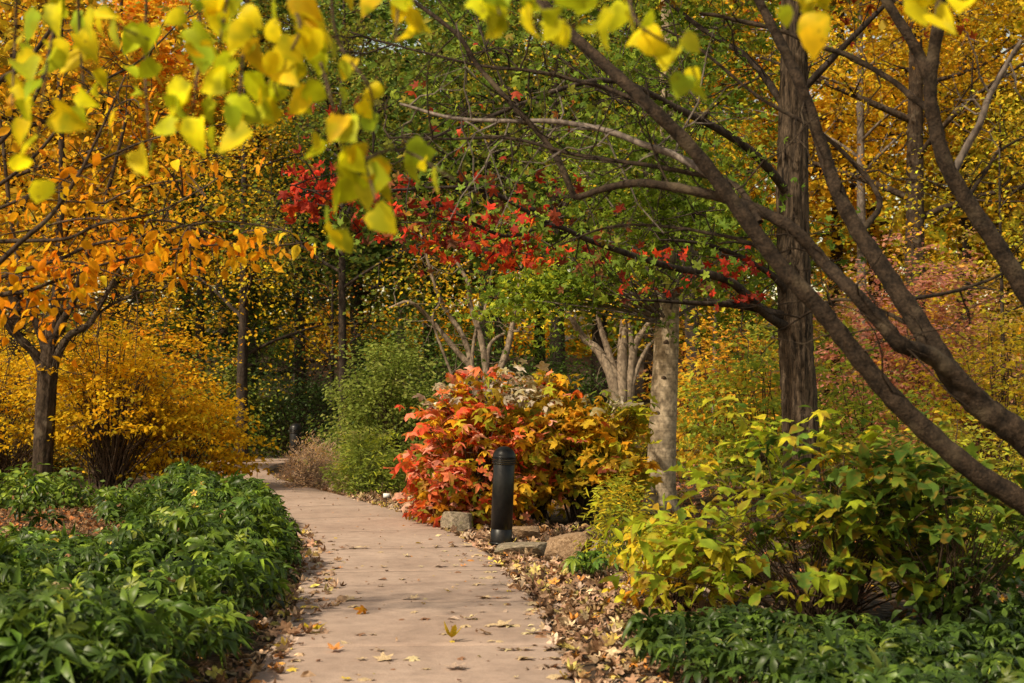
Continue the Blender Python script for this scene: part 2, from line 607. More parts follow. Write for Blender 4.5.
mb = MB()
rows = []
joint = 1.85
total = arc[-1]
s_list = list(np.linspace(0, total, 220))
js = list(np.arange(.42, total - 1, joint))
for j in js:
    s_list += [j - .0065, j - .0055, j + .0055, j + .0065]
s_list = np.array(sorted(s_list))
px_ = np.interp(s_list, arc, RS[:, 0]); py_ = np.interp(s_list, arc, RS[:, 1])
lx = np.interp(s_list, arc, LN[:, 0]); ly = np.interp(s_list, arc, LN[:, 1])
offs = np.array([-.004, 0, .03, PW * .25, PW * .5, PW * .75, PW - .03, PW, PW + .004])
zz = np.array([-.12, .022, .03, .032, .033, .032, .03, .022, -.12])
V = np.zeros((len(s_list), 9, 3))
for k in range(9):
    wob = .012 * np.sin(s_list * 2.3 + k)
    V[:, k, 0] = px_ + lx * (offs[k] + (wob if k in (0, 1, 7, 8) else 0))
    V[:, k, 1] = py_ + ly * (offs[k] + (wob if k in (0, 1, 7, 8) else 0))
    V[:, k, 2] = zz[k]
for q, s_ in enumerate(s_list):
    if min(abs(s_ - j) for j in js) < .006:
        V[q, 1:8, 2] -= .004
n = len(s_list)
i = np.arange(n - 1)[:, None] * 9 + np.arange(8)[None, :]
Q = np.stack([i, i + 9, i + 10, i + 1], -1).reshape(-1, 4)
tag(raw_mesh('path', V.reshape(-1, 3), Q.ravel(), np.full(len(Q), 4), M['path']), kind='structure')


# ------------------------------------------------------------------ generic growth
def twig_curve(a, b, sag=.12, n=6):
    a, b = np.asarray(a, float), np.asarray(b, float)
    L_ = np.linalg.norm(b - a)
    m = (a + b) / 2 + R.normal(0, .07 * L_, 3) + A3(0, 0, sag * L_)
    t = np.linspace(0, 1, n)[:, None]
    return (1 - t) ** 2 * a + 2 * t * (1 - t) * m + t * t * b


def grow(mb, base, height, r0, lean=(0, 0), crown_from=.3, spread=3.0, nl=11, nsub=6, ntw=4, sides=9, up=.45, top_r=.25, wob=.03):
    """trunk + limbs + boughs + twigs into mb; returns twig points for leaves"""
    base = np.asarray(base, float)
    k = 9
    t = np.linspace(0, 1, k)
    tr = base + np.stack([lean[0] * t + wob * height * .3 * np.cumsum(R.normal(0, .35, k)) * .4,
                          lean[1] * t + wob * height * .3 * np.cumsum(R.normal(0, .35, k)) * .4, height * t], 1)
    tr[0] = base
    tr = spline(tr, 4)
    rad = r0 * (1 - (1 - top_r) * np.linspace(0, 1, len(tr)) ** 1.1)
    rad[:3] *= np.array([1.35, 1.15, 1.05])
    mb.tube(tr, rad, sides, .02)
    tips = []
    for i in range(nl):
        f = crown_from + (1 - crown_from) * ((i + R.uniform(0, .9)) / nl) * .97
        p = tr[int(f * (len(tr) - 1))]
        az = i * 2.4 + R.uniform(-.5, .5)
        ln = spread * (1.15 - .65 * (f - crown_from) / (1 - crown_from)) * R.uniform(.75, 1.15)
        d = A3(math.cos(az), math.sin(az), 0)
        e = p + d * ln + A3(0, 0, up * ln * R.uniform(.5, 1.3))
        limb = twig_curve(p, e, R.uniform(-.1, .15), 7)
        r1 = r0 * (1 - .8 * f) * R.uniform(.32, .5) + .01
        mb.tube(limb, np.linspace(r1, r1 * .3, 7), 6)
        for j in range(nsub):
            g = R.uniform(.3, 1)
            q = limb[int(g * 6)]
            l2 = ln * R.uniform(.28, .5)
            e2 = q + nz(d * .5 + R.normal(0, .75, 3) + A3(0, 0, .15)) * l2
            b2 = twig_curve(q, e2, R.uniform(-.15, .15), 5)
            mb.tube(b2, np.linspace(r1 * .35, r1 * .12, 5), 4, cap=False)
            tips.append(b2[3]); tips.append(b2[4])
            for h in range(ntw):
                q2 = b2[R.integers(2, 5)]
                e3 = q2 + nz(R.normal(0, 1, 3) + A3(0, 0, -.1)) * l2 * R.uniform(.3, .6)
                mb.tube(np.stack([q2, (q2 + e3) / 2 + R.normal(0, .03, 3), e3]), [r1 * .12, r1 * .09, r1 * .05], 3, cap=False)
                tips.append(e3)
    return np.array(tips)


def crown(name, tips, n, spread, size, cols, mat, parent, tm=T_Q, w=None, flat=.6, up=.7, cl=.25, grad=None, jit=.18):
    """n leaves scattered round twig tips; every tip carries its own tint"""
    k = R.integers(0, len(tips), n)
    P = tips[k] + R.normal(0, 1, (n, 3)) * spread * A3(1, 1, flat)
    tint = pal(cols, len(tips), .12, w)
    c = tint[k] * (1 - cl) + pal(cols, n, jit, w) * cl
    c = c * np.exp(R.normal(0, jit * .7, (n, 1)))
    if grad is not None:
        c = grad(P, c)
    ax, nr = orient(n, up)
    return leaves(name, tm, P, ax, nr, size * (R.uniform(.7, 1.25, n) if mat is not M['leaf_far'] else np.clip(np.exp(R.normal(0, .45, n)), .4, 2.2)), c, mat, parent)


def shrub(name, label, cat, base, rx, ry, h, nst, ncl, nlf, size, cols, mat, stem, w=None, tm=T_L, low=.25, spread=.14,
          group=None, grad=None, flat=.5, up=.8, cl=.35, fill=.55, stem_r=.009, droop=.3, lean=(0, 0), top=.0, lump=0.0, parts=('stems', 'foliage')):
    """multi-stemmed shrub: arching stems from one base, leaf sprays through the outer volume"""
    base = np.asarray(base, float)
    t = thing(name, label, cat, base, group)
    u = rdir(ncl)
    u[:, 2] = np.abs(u[:, 2])
    rad = (fill + (1 - fill) * R.uniform(0, 1, ncl) ** .5) * R.uniform(.82, 1.12, ncl)
    C = base + np.stack([u[:, 0] * rx * rad, u[:, 1] * ry * rad, h * (low + (1 - low) * u[:, 2] * rad)], 1)
    if top:
        f_ = (1 + top * np.clip((C[:, 2] - base[2]) / h, 0, 1))[:, None]
        C[:, :2] = base[:2] + (C[:, :2] - base[:2]) * f_
    if lump:
        k_ = 1 + lump * np.sin(u[:, 0] * 4 + base[0] * 3) * np.cos(u[:, 1] * 3 + u[:, 2] * 5 + base[1])
        C = base + (C - base) * np.clip(k_, .6, 1.4)[:, None] ** A3(1, 1, .6)[None]
    C[:, 0] += lean[0] * (C[:, 2] - base[2]) / h
    C[:, 1] += lean[1] * (C[:, 2] - base[2]) / h
    mb = MB()
    for i in range(nst):
        c = C[R.integers(0, ncl)]
        b = base + A3(R.normal(0, .10 * rx), R.normal(0, .10 * ry), -.03)
        mid = b * .45 + c * .55
        mid[2] = base[2] + (c[2] - base[2]) * .78
        tt = np.linspace(0, 1, 7)[:, None]
        pts = (1 - tt) ** 2 * b + 2 * tt * (1 - tt) * mid + tt * tt * c
        pts[1:-1] += R.normal(0, .012, (5, 3))
        mb.tube(pts, np.linspace(stem_r, stem_r * .35, 7) * R.uniform(.7, 1.3), 4, cap=False)
        for q in range(2):
            a = pts[R.integers(3, 6)]
            e = C[np.argmin(np.linalg.norm(C - a - R.normal(0, .25 * rx, 3), axis=1))]
            mb.tube(twig_curve(a, e, .05, 4), np.linspace(stem_r * .5, stem_r * .2, 4), 3, cap=False)
    mb.build(parts[0], stem, t)
    k = R.integers(0, ncl, nlf)
    P = C[k] + R.normal(0, 1, (nlf, 3)) * spread * A3(1, 1, flat)
    P[:, 2] = np.maximum(P[:, 2], base[2] + .03)
    tint = pal(cols, ncl, .12, w)
    c = tint[k] * (1 - cl) + pal(cols, nlf, .2, w) * cl
    if grad is not None:
        c = grad(P, c)
    ax, nr = orient(nlf, up, .6, droop)
    out = P - (base + A3(0, 0, h * .4))
    ax = nz(ax + .5 * nz(out))
    leaves(parts[1], tm, P, ax, nr, size * R.uniform(.65, 1.25, nlf), c, mat, t)
    return t


def copy_tree(o, parent=None):
    c = o.copy()
    COL.objects.link(c)
    if parent is not None:
        c.parent = parent
    for ch in list(o.children):
        copy_tree(ch, c)
    return c


def turned(o, ang, sc):
    o.rotation_euler = (0, 0, ang)
    o.scale = (sc, sc, sc)


# ------------------------------------------------------------------ bollards
def lathe(prof, n=48):
    a = np.linspace(0, 2 * math.pi, n, endpoint=False)
    V = np.array([(r * math.cos(t), r * math.sin(t), z) for r, z in prof for t in a])
    m = len(prof)
    i = np.arange(m - 1)[:, None] * n
    j = np.arange(n)[None, :]
    k = (j + 1) % n
    return V, np.stack([i + j, i + k, i + n + k, i + n + j], -1).reshape(-1, 4)


def bollard(label, loc, tilt):
    t = thing('bollard_light', label, 'bollard', (0, 0, 0), 'black bollard lights along the path')

    def part(name, prof, mat):
        b = MB(); b.addq(*lathe(prof)); return b.build(name, mat, t)
    part('post', [(.113, -.1), (.113, .02), (.113, .150), (.1105, .152), (.1105, .157), (.113, .159), (.113, .82), (.110, .825), (.02, .826)], M['black'])
    part('base_collar', [(.1135, .0), (.125, .0), (.126, .012), (.122, .02), (.1135, .021)], M['black'])
    part('lamp_core', [(.098, .8262), (.098, .892)], M['grille'])
    for k in range(3):
        z = .832 + k * .022
        part('louvre_ring', [(.099, z + .004), (.122, z), (.126, z + .003), (.126, z + .009), (.120, z + .014), (.099, z + .015)], M['black'])
    dome = [(.02, .8925), (.119, .893), (.1225, .896), (.1225, .903)]
    for a in np.linspace(0, 89.5, 16):
        dome.append((.1225 * math.cos(math.radians(a)), .903 + .112 * math.sin(math.radians(a))))
    part('dome_cap', dome, M['black'])
    t.location = loc
    t.rotation_euler = (0, math.radians(tilt), 0)
    return t


bollard('black dome-topped bollard light standing in leaf litter in front of the red hydrangea', (gx(501, 14.87), 14.87, 0), 2.2)
bollard('far bollard light with only its black dome showing above the tan twiggy shrub', (gx(296, 26.2), 26.2, -.02), 0)


# ------------------------------------------------------------------ rocks, label
def rock(label, px, Y, sx, sy, sz, rz, mat, seed, zoff=0, sharp=.18):
    r = np.random.default_rng(seed)
    import bmesh
    bm = bmesh.new()
    bmesh.ops.create_icosphere(bm, subdivisions=5, radius=1)
    W = r.normal(0, 1, (9, 3)); W /= np.linalg.norm(W, axis=1)[:, None]
    cut = r.uniform(.6, .9, 9)
    W[:6] = np.array([(1, 0, 0), (-1, 0, 0), (0, 1, 0), (0, -1, 0), (0, 0, 1), (0, 0, -1)]) + r.normal(0, .22, (6, 3)); W /= np.linalg.norm(W, axis=1)[:, None]
    cut[:6] = r.uniform(.55, .72, 6)
    ph = r.uniform(0, 6, (6, 3))
    for v in bm.verts:
        p = np.array(v.co)
        for w, c in zip(W, cut):
            d = p @ w
            if d > c:
                p = p - w * (d - c) * .9
        p = p * (1 + .03 * sum(math.sin(5 * (k + 1) * p[0] + ph[k][0]) * math.sin(4 * (k + 1) * p[1] + ph[k][1]) * math.cos(5 * (k + 1) * p[2] + ph[k][2]) / (k + 1) for k in range(6)))
        v.co = p
    me = bpy.data.meshes.new('rock')
    bm.to_mesh(me); bm.free()
    me.materials.append(mat)
    o = bpy.data.objects.new('rock', me)
    COL.objects.link(o)
    o.scale = (sx, sy, sz)
    o.rotation_euler = (0, 0, rz)
    o.location = (gx(px, Y), Y, sz * .45 + zoff)
    return tag(o, label, 'rock')


rock('rounded grey rock at the foot of the red hydrangea, left of the near bollard', 458, 16.2, .22, .18, .19, .3, M['rock_grey'], 3)
rock('blocky tan boulder lying in leaf litter right of the near bollard', 567, 13.55, .27, .22, .20, -.25, M['rock_tan'], 8)
rock('long flat slab of stone lying between the near bollard and the tan boulder', 524, 13.9, .36, .16, .105, .1, M['rock_grey'], 5, -.01)
rock('low orange-tan stone half buried behind the near bollard', 522, 15.5, .26, .2, .1, .1, M['rock_tan'], 12)
rock('small pale stone half hidden in leaves right of the tan boulder', 601, 13.9, .2, .15, .12, .6, M['rock_grey'], 21)

t = thing('plant_label', 'small white plant label on a stake beside the path by the red hydrangea', 'plant label', (gx(387, 20.2), 20.2, -.02))
b = MB(); b.tube([(gx(387, 20.2), 20.2, -.05), (gx(387, 20.2), 20.19, .10)], .006, 5); b.build('stake', M['bark_grey'], t)
b = MB(); c = A3(gx(387, 20.2), 20.17, .11); hw, hh, hd = .045, .028, .004
vv = [(c[0] + sx * hw, c[1] + sy * hd + sz * .012, c[2] + sz * hh) for sz in (-1, 1) for sy in (-1, 1) for sx in (-1, 1)]
b.add(vv, [(0, 1, 3, 2), (4, 6, 7, 5), (0, 4, 5, 1), (2, 3, 7, 6), (0, 2, 6, 4), (1, 5, 7, 3)]); b.build('plate', M['white'], t, False)

# ------------------------------------------------------------------ left bed of evergreen ground cover
cand = np.stack([R.uniform(-9.5, 0, 46000), R.uniform(4.2, 20.5, 46000)], 1)
pd = path_dist(cand[:, 0], cand[:, 1]) - PW
inb = pd > (.10 + np.clip((9.5 - cand[:, 1]) * .02, 0, .06) + .05 * np.sin(cand[:, 1] * 3))
patch = ((cand[:, 0] + 7.0) / 2.7) ** 2 + ((cand[:, 1] - 15.9) / 2.9) ** 2 < 1 + .3 * np.sin(cand[:, 0] * 4 + cand[:, 1] * 3)
patch |= (cand[:, 1] > 17.6 + .9 * np.sin(cand[:, 0] * 1.1)) & (cand[:, 0] < -4.6)
patch |= (((cand[:, 0] + 3.7) / .35) ** 2 + ((cand[:, 1] - 11.6) / 1.0) ** 2 < 1)
vis = np.abs(cand[:, 0] / cand[:, 1] * F) < 640
# clumped density: dark hollows between mounds
mound = np.sin(cand[:, 0] * 2.7 + 1.3 * np.sin(cand[:, 1] * 1.1)) * np.sin(cand[:, 1] * 2.1 + 1.1 * np.sin(cand[:, 0] * 1.7))
keep = inb & ~patch & vis & (R.uniform(0, 1, len(cand)) < .66 + .38 * mound + .3 * (cand[:, 1] < 9.2))
c2, pd2, mo2 = cand[keep], pd[keep], mound[keep]
n = len(c2)
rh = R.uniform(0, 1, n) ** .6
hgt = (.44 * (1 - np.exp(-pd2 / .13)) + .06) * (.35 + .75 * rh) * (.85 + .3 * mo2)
hgt *= np.clip(1.1 - .06 * np.maximum(0, c2[:, 1] - 17), .5, 1.1)
hgt *= 1 - .68 * np.clip((c2[:, 1] - 9.2) / 2, 0, 1) * np.clip((-2.9 - c2[:, 0]) / .8, 0, 1) * (c2[:, 1] < 14.5)
P = np.stack([c2[:, 0], c2[:, 1], np.maximum(.05, hgt)], 1)
bedP, c2b = P, c2
ax = R.normal(0, 1, (n, 3)); ax[:, 2] = -.12
nr = A3(0, -.12, 1) + .5 * R.normal(0, 1, (n, 3))
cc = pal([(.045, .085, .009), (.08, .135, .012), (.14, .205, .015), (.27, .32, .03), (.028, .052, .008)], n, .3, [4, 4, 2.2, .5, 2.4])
cc = cc * (.46 + .82 * rh)[:, None]  # shading painted into the colours: low leaves dark, top leaves bright
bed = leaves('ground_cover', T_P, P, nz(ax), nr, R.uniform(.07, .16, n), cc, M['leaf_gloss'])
tag(bed, 'glossy dark green evergreen ground cover filling the bed left of the path', 'ground cover', kind='stuff')

# right-hand foreground ground cover, in shade under the tall shrub
cand = np.stack([R.uniform(.4, 5.2, 11000), R.uniform(6.2, 11.2, 11000)], 1)
pd = -path_dist(cand[:, 0], cand[:, 1])
front = .55 + .35 * np.sin(cand[:, 1] * 2.1) + np.clip((cand[:, 1] - 7.6) * .28, 0, 1)
gap = np.sin(cand[:, 0] * 2.3 + 2 * np.sin(cand[:, 1] * 1.2)) * np.cos(cand[:, 1] * 2.4 - cand[:, 0])
keep = (pd > front) & (R.uniform(0, 1, 11000) < .5 + .5 * gap) & (cand[:, 1] < 8.3 + .2 * cand[:, 0]) & (np.abs(cand[:, 0] / cand[:, 1] * F) < 660)
c2, g2 = cand[keep], gap[keep]
n = len(c2)
P = np.stack([c2[:, 0], c2[:, 1], .05 + .24 * R.uniform(.35, 1, n) * (.8 + .3 * g2)], 1)
ax = R.normal(0, 1, (n, 3)); ax[:, 2] = -.2
cc = pal([(.028, .055, .008), (.05, .09, .012), (.085, .14, .015), (.17, .21, .025)], n, .28, [4, 4, 2, .7])
o = leaves('ground_cover', T_P, P, nz(ax), A3(0, -.1, 1) + .42 * R.normal(0, 1, (n, 3)), R.uniform(.06, .14, n), cc, M['leaf_gloss'])
tag(o, 'dark green leafy ground cover in shade at the bottom right below the tall shrub', 'ground cover', kind='stuff')


def small_plant(label, px, Y, n, rad, h, cols):
    b0 = A3(gx(px, Y), Y, 0)
    t = thing('hellebore', label, 'plant', b0)
    P = b0 + np.stack([R.normal(0, rad * .5, n), R.normal(0, rad * .5, n), R.uniform(.4, 1, n) * h], 1)
    mb = MB()
    for p in P:
        mb.tube(twig_curve(b0 + A3(*R.normal(0, .02, 2), -.02), p, .1, 5), [.005] * 5, 4)
    mb.build('stems', M['stem_green'], t)
    a = R.normal(0, 1, (n, 3)); a[:, 2] = -.2
    leaves('foliage', T_P, P, nz(a), A3(0, -.15, 1) + .4 * R.normal(0, 1, (n, 3)), R.uniform(.09, .14, n), pal(cols, n), M['leaf_gloss'], t)


# autumn leaves caught on the ground cover
LIT0 = [(.42, .24, .12), (.30, .16, .08), (.60, .42, .06), (.5, .36, .2), (.24, .12, .06)]
bx = np.stack([R.uniform(-7, -1.2, 420), R.uniform(6.6, 18, 420)], 1)
bx = bx[(path_dist(bx[:, 0], bx[:, 1]) - PW > .4) & (np.abs(bx[:, 0] / bx[:, 1] * F) < 540)]
ii = [np.argmin((c2b[:, 0] - q[0]) ** 2 + (c2b[:, 1] - q[1]) ** 2) for q in bx]
Pb = bedP[ii] + A3(0, 0, .035)
nb = len(Pb)
ab = R.normal(0, 1, (nb, 3)); ab[:, 2] *= .3
o = leaves('caught_leaves', T_M + T_O, Pb, ab, A3(0, -.3, 1) + .5 * R.normal(0, 1, (nb, 3)), R.uniform(.035, .085, nb), pal(LIT0, nb, .2), M['leaf_dry'])
tag(o, 'scattered brown and yellow autumn leaves caught on top of the left ground cover', 'fallen leaves', kind='stuff')

small_plant('small bright green leafy plant alone in the litter just below the tan boulder', 592, 12.5, 26, .24, .17, [LGR, (.10, .20, .025), (.07, .14, .02)])

# ------------------------------------------------------------------ leaf litter
LIT = [(.56, .42, .26), (.48, .31, .19), (.32, .185, .11), (.17, .095, .055), (.52, .30, .20), (.66, .50, .10), (.66, .27, .05), (.48, .36, .29), (.42, .36, .10)]
LIT = LIT + [(.24, .13, .075)]
LW = [4, 5, 5, 4, 3, 1.8, 1.2, 4, 2, 4]


def litter(name, label, n, xr, yr, fn, size=(.05, .12), cols=LIT, w=LW):
    x, y = R.uniform(*xr, n), R.uniform(*yr, n)
    k = fn(x, y) & (np.abs(x / y * F) < 620)
    x, y = x[k], y[k]
    n = len(x)
    on = path_dist(x, y)
    z = np.where((on > -.01) & (on < PW), .036, np.maximum(gz(x, y), -.03) + R.uniform(.0, .055, n))
    nr = A3(0, 0, 1) + .55 * R.normal(0, 1, (n, 3))
    a = R.normal(0, 1, (n, 3)); a[:, 2] *= .25
    o = leaves(name, T_M + T_O + [T_L], np.stack([x, y, z], 1), a, nr, R.uniform(*size, n), pal(cols, n, .22, w), M['leaf_dry'])
    return tag(o, label, 'fallen leaves', kind='stuff')


def strip(x, y):
    d = -path_dist(x, y)
    wdt = np.where(y < 17, 1.6, 1.0)
    pr = np.clip(1.15 - np.abs(d - .35) / wdt, 0, 1)
    return (d > -.05) & (d < 2.2) & (R.uniform(0, 1, len(x)) < pr)


litter('leaf_litter', 'thick drift of tan brown and yellow fallen leaves along the right edge of the path', 42000, (-5, 3.2), (6.3, 26), strip)
litter('leaf_litter', 'thin drift of fallen leaves along the left edge of the path under the ground cover', 12000, (-4.5, .4), (6.3, 16),
       lambda x, y: (np.abs(path_dist(x, y) - PW - .12) < .45) & (R.uniform(0, 1, len(x)) < np.exp(-np.abs(path_dist(x, y) - PW - .12) / .2)))
litter('leaf_litter', 'brown leaf mulch on the bare patch behind the left ground cover', 15000, (-11, -3.4), (13.5, 21.5),
       lambda x, y: (path_dist(x, y) - PW > .5), (.03, .08), [BRN, RUST, (.22, .12, .06), TAN, (.09, .05, .03)], [4, 3, 4, 1, 3])
litter('leaf_litter', 'brown leaves covering the woodland floor behind the right-hand shrubs', 14000, (0.5, 16), (10, 36),
       lambda x, y: (-path_dist(x, y) > 2.0), (.05, .12), [BRN, RUST, (.24, .12, .07), GOLD, PINK], [4, 3, 3, 1, 1])
litter('leaf_litter', 'small bits of leaf blown across the concrete path', 2600, (-6, .5), (6.6, 30),
       lambda x, y: (path_dist(x, y) > 0) & (path_dist(x, y) < PW) & (R.uniform(0, 1, len(x)) < .55), (.012, .045))

# single leaves on the near path: each one an object
protos = {}
KINDS = {
    'tan': ((.62, .47, .28), 'dry tan fallen leaf lying on the concrete path'),
    'brown': ((.27, .14, .08), 'curled brown fallen leaf lying on the concrete path'),
    'grey': ((.48, .36, .28), 'faded pinkish grey fallen leaf lying on the concrete path'),
    'cream': ((.68, .57, .32), 'pale cream fallen leaf lying on the concrete path'),
    'orange': ((.62, .26, .07), 'dull orange fallen leaf lying on the concrete path'),
    'gold': ((.70, .52, .06), 'yellow fallen leaf lying on the concrete path'),
}


def leaf_mesh_obj(col, tm):
    c = np.array([col]) * np.exp(R.normal(0, .1))
    return leaves('fallen_leaf', tm, A3(0, -.4, 0)[None], A3(0, 1, 0)[None], A3(0, 0, 1)[None], 1.0, c, M['leaf_dry'])


for k, (c, lab) in KINDS.items():
    protos[k] = [leaf_mesh_obj(c, tm) for tm in (T_M[0], T_M[1], T_M[3], T_O[1], T_B[1], T_M[2])]
first = {(k, q): True for k in protos for q in range(6)}
cnt = 0
while cnt < 285:
    y = 6.9 + 8.5 * R.uniform(0, 1) ** 1.5
    i = np.abs(RS[:, 1] - y).argmin()
    edge = R.choice(3, p=[.36, .42, .22])
    off = {0: R.uniform(.03, PW - .03), 1: min(PW, abs(R.normal(.06, .32)) + .02), 2: PW - min(PW, abs(R.normal(.05, .25)) + .02)}[int(edge)]
    x, yy = RS[i] + LN[i] * off
    k = R.choice(list(KINDS), p=[.30, .17, .22, .16, .06, .09])
    q = int(R.integers(0, 6))
    src = protos[k][q]
    o = src if first[(k, q)] else src.copy()
    if not first[(k, q)]:
        COL.objects.link(o)
    first[(k, q)] = False
    s = R.uniform(.055, .14) * (.55 if R.uniform() < .45 else 1)
    o.scale = (s, s * R.uniform(.8, 1.15), s * R.uniform(.25, .75))
    o.location = (x, yy, .036 + s * .08)
    o.rotation_euler = (R.normal(0, .14), R.normal(0, .14), R.uniform(0, 6.28))
    tag(o, KINDS[k][1], 'fallen leaf', KINDS[k][1].split(' lying')[0].replace('leaf', 'leaves') + ' on the path')
    cnt += 1
for k in protos:
    for q in range(6):
        if first[(k, q)]:
            bpy.data.objects.remove(protos[k][q])


def one_leaf(label, pos, size, col, tm, rot):
    o = leaves('fallen_leaf', tm, A3(0, -.4, 0)[None], A3(0, 1, 0)[None], A3(0, 0, 1)[None], 1.0, np.array([col]), M['leaf_near'])
    o.location = tuple(pos); o.scale = (size,) * 3; o.rotation_euler = rot
    tag(o, label, 'fallen leaf')


one_leaf('large bright yellow maple leaf on the left of the path near the ground cover', (gx(316, 9.25), 9.25, .055), .155, (.62, .46, .03), T_M[0], (-.15, .1, 1.0))
one_leaf('upright yellow maple leaf in the middle of the path near its front', (gx(452, 8.9), 8.9, .06), .12, (.60, .40, .03), T_M[2], (.3, .2, 2.2))
one_leaf('curled orange leaf standing up on the left half of the path', (gx(364, 10.0), 10.0, .07), .10, (.52, .17, .02), T_M[1], (1.0, .2, .4))
one_leaf('yellow leaf caught on top of the dark green ground cover at the lower left', (gx(55, 7.4), 7.4, .50), .115, (.60, .38, .03), T_M[0], (.8, .1, .3))
one_leaf('orange leaf caught on the ground cover in the left bed', (gx(190, 12.5), 12.5, .50), .12, (.52, .26, .04), T_M[1], (.4, .2, 1.2))

# ------------------------------------------------------------------ oakleaf hydrangeas by the bollard
def hyd_grad(P, c):
    n = len(P)
    x = (P[:, 0] - gx(440, 17)) / 1.6
    zrel = P[:, 2] / 1.8
    redp = np.clip(.62 - .62 * x, .05, .88)
    r = R.uniform(0, 1, n)
    c2 = pal([RORG, (.82, .20, .07), (.80, .10, .05), (.80, .26, .17), (.84, .40, .30), (.76, .10, .04)], n, .2)
    c = np.where((r < redp)[:, None], c2, c)
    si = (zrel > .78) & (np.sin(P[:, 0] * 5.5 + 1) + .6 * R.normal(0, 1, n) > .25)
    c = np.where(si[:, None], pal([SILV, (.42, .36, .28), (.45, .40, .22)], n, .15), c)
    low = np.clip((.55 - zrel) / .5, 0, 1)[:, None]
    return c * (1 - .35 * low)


shrub('oakleaf_hydrangea', 'oakleaf hydrangea turned fiery red and orange at the path edge behind the near bollard', 'shrub',
      (gx(477, 17.0), 17.0, 0), .66, .7, 1.70, 60, 160, 2100, .17, [ORG, AMB, YGR, GOLD, RORG, GRN], M['leaf_hyd'], M['stem'],
      [1.5, 2.5, 3.5, 3, .6, 3], T_O, .08, .12, grad=hyd_grad, flat=.6, fill=.55, stem_r=.011, top=.42, lump=.13)
shrub('oakleaf_hydrangea', 'taller red-topped oakleaf hydrangea rising between the other two behind the near bollard', 'shrub',
      (gx(540, 18.0), 18.0, 0), .48, .5, 1.88, 40, 80, 900, .17, [ORG, AMB, YGR, GOLD, GRN, RORG], M['leaf_hyd'], M['stem'],
      [2, 2.5, 3, 3, 2, 1], T_O, .15, .12, grad=hyd_grad, flat=.6, fill=.55, stem_r=.011, top=.5, lump=.12)
shrub('oakleaf_hydrangea', 'oakleaf hydrangea with yellow green and orange leaves and bare stems right of the near bollard', 'shrub',
      (gx(580, 17.6), 17.6, 0), .70, .7, 1.52, 90, 120, 1050, .18, [YGR, LGR, AMB, GOLD, GRN, ORG], M['leaf_hyd'], M['stem'],
      [3, 3, 2, 2, 2, 1], T_O, .30, .13, grad=hyd_grad, flat=.5, fill=.5, stem_r=.012, top=.30, lump=.26)

# tan, green and light green shrubs where the path bends
shrub('tan_shrub', 'tan twiggy shrub gone to seed in front of the far bollard', 'shrub',
      (gx(314, 23.3), 23.3, 0), .56, .5, .80, 170, 190, 3400, .055, [(.72, .50, .34), (.62, .40, .22), GOLD, (.78, .58, .44)], M['leaf'], M['stem_tan'],
      [4, 3, 1.2, 3], T_N, .05, .07, flat=1.0, fill=.7, stem_r=.005, up=.1, droop=-.4)
shrub('arching_perennial', 'low clump of arching narrow green leaves between the tan shrub and the red hydrangea', 'plant',
      (gx(368, 22.2), 22.2, 0), .62, .5, .95, 120, 150, 3400, .10, [(.30, .36, .06), (.22, .29, .05), YGR, (.42, .36, .14), (.14, .2, .03)], M['leaf'], M['stem_green'],
      [4, 4, 2, 1.5, 2], T_N, .05, .08, flat=.9, fill=.55, stem_r=.005, up=.3, droop=.1)
shrub('green_shrub', 'tall light green small-leaved shrub behind the low green clump at the path bend', 'shrub',
      (gx(388, 25.5), 25.5, 0), 1.25, 1.1, 2.75, 60, 420, 11500, .078, [(.34, .40, .09), (.26, .32, .05), (.16, .22, .03), (.46, .46, .12)], M['leaf'], M['stem'],
      [4, 4, 3, 1.5], T_L, .02, .13, flat=.7, fill=.5, stem_r=.012, lump=.16)
shrub('evergreen_shrub', 'dark evergreen shrub behind the pale multi-stemmed tree in the middle', 'shrub',
      (gx(500, 31), 31, 0), 2.6, 1.4, 3.4, 50, 420, 12000, .085, [DGR, GRN, (.05, .09, .016)], M['leaf_gloss'], M['stem'],
      [4, 2, 3], T_L, .02, .2, flat=.7, fill=.6, stem_r=.016)
shrub('evergreen_shrub', 'dark evergreen shrub behind the light green shrub left of the middle', 'shrub',
      (gx(415, 32), 32, 0), 1.8, 1.4, 3.6, 50, 360, 9000, .085, [DGR, GRN, (.05, .09, .016)], M['leaf_gloss'], M['stem'],
      [3, 3, 3], T_L, .02, .2, flat=.7, fill=.6, stem_r=.016)
shrub('evergreen_shrub', 'low dark evergreen shrub in the shade behind the far bollard', 'shrub',
      (gx(296, 34), 34, 0), 1.9, 1.2, 2.0, 50, 260, 7000, .08, [DGR, (.05, .085, .016), (.02, .04, .01)], M['leaf_gloss'], M['stem'],
      None, T_L, .02, .2, flat=.7, fill=.6, stem_r=.016)

# ------------------------------------------------------------------ golden shrubs on the left
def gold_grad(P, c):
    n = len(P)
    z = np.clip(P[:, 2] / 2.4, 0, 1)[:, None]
    return c * (.72 + .38 * z)  # shade multiplied into the leaf colour, deeper toward the ground


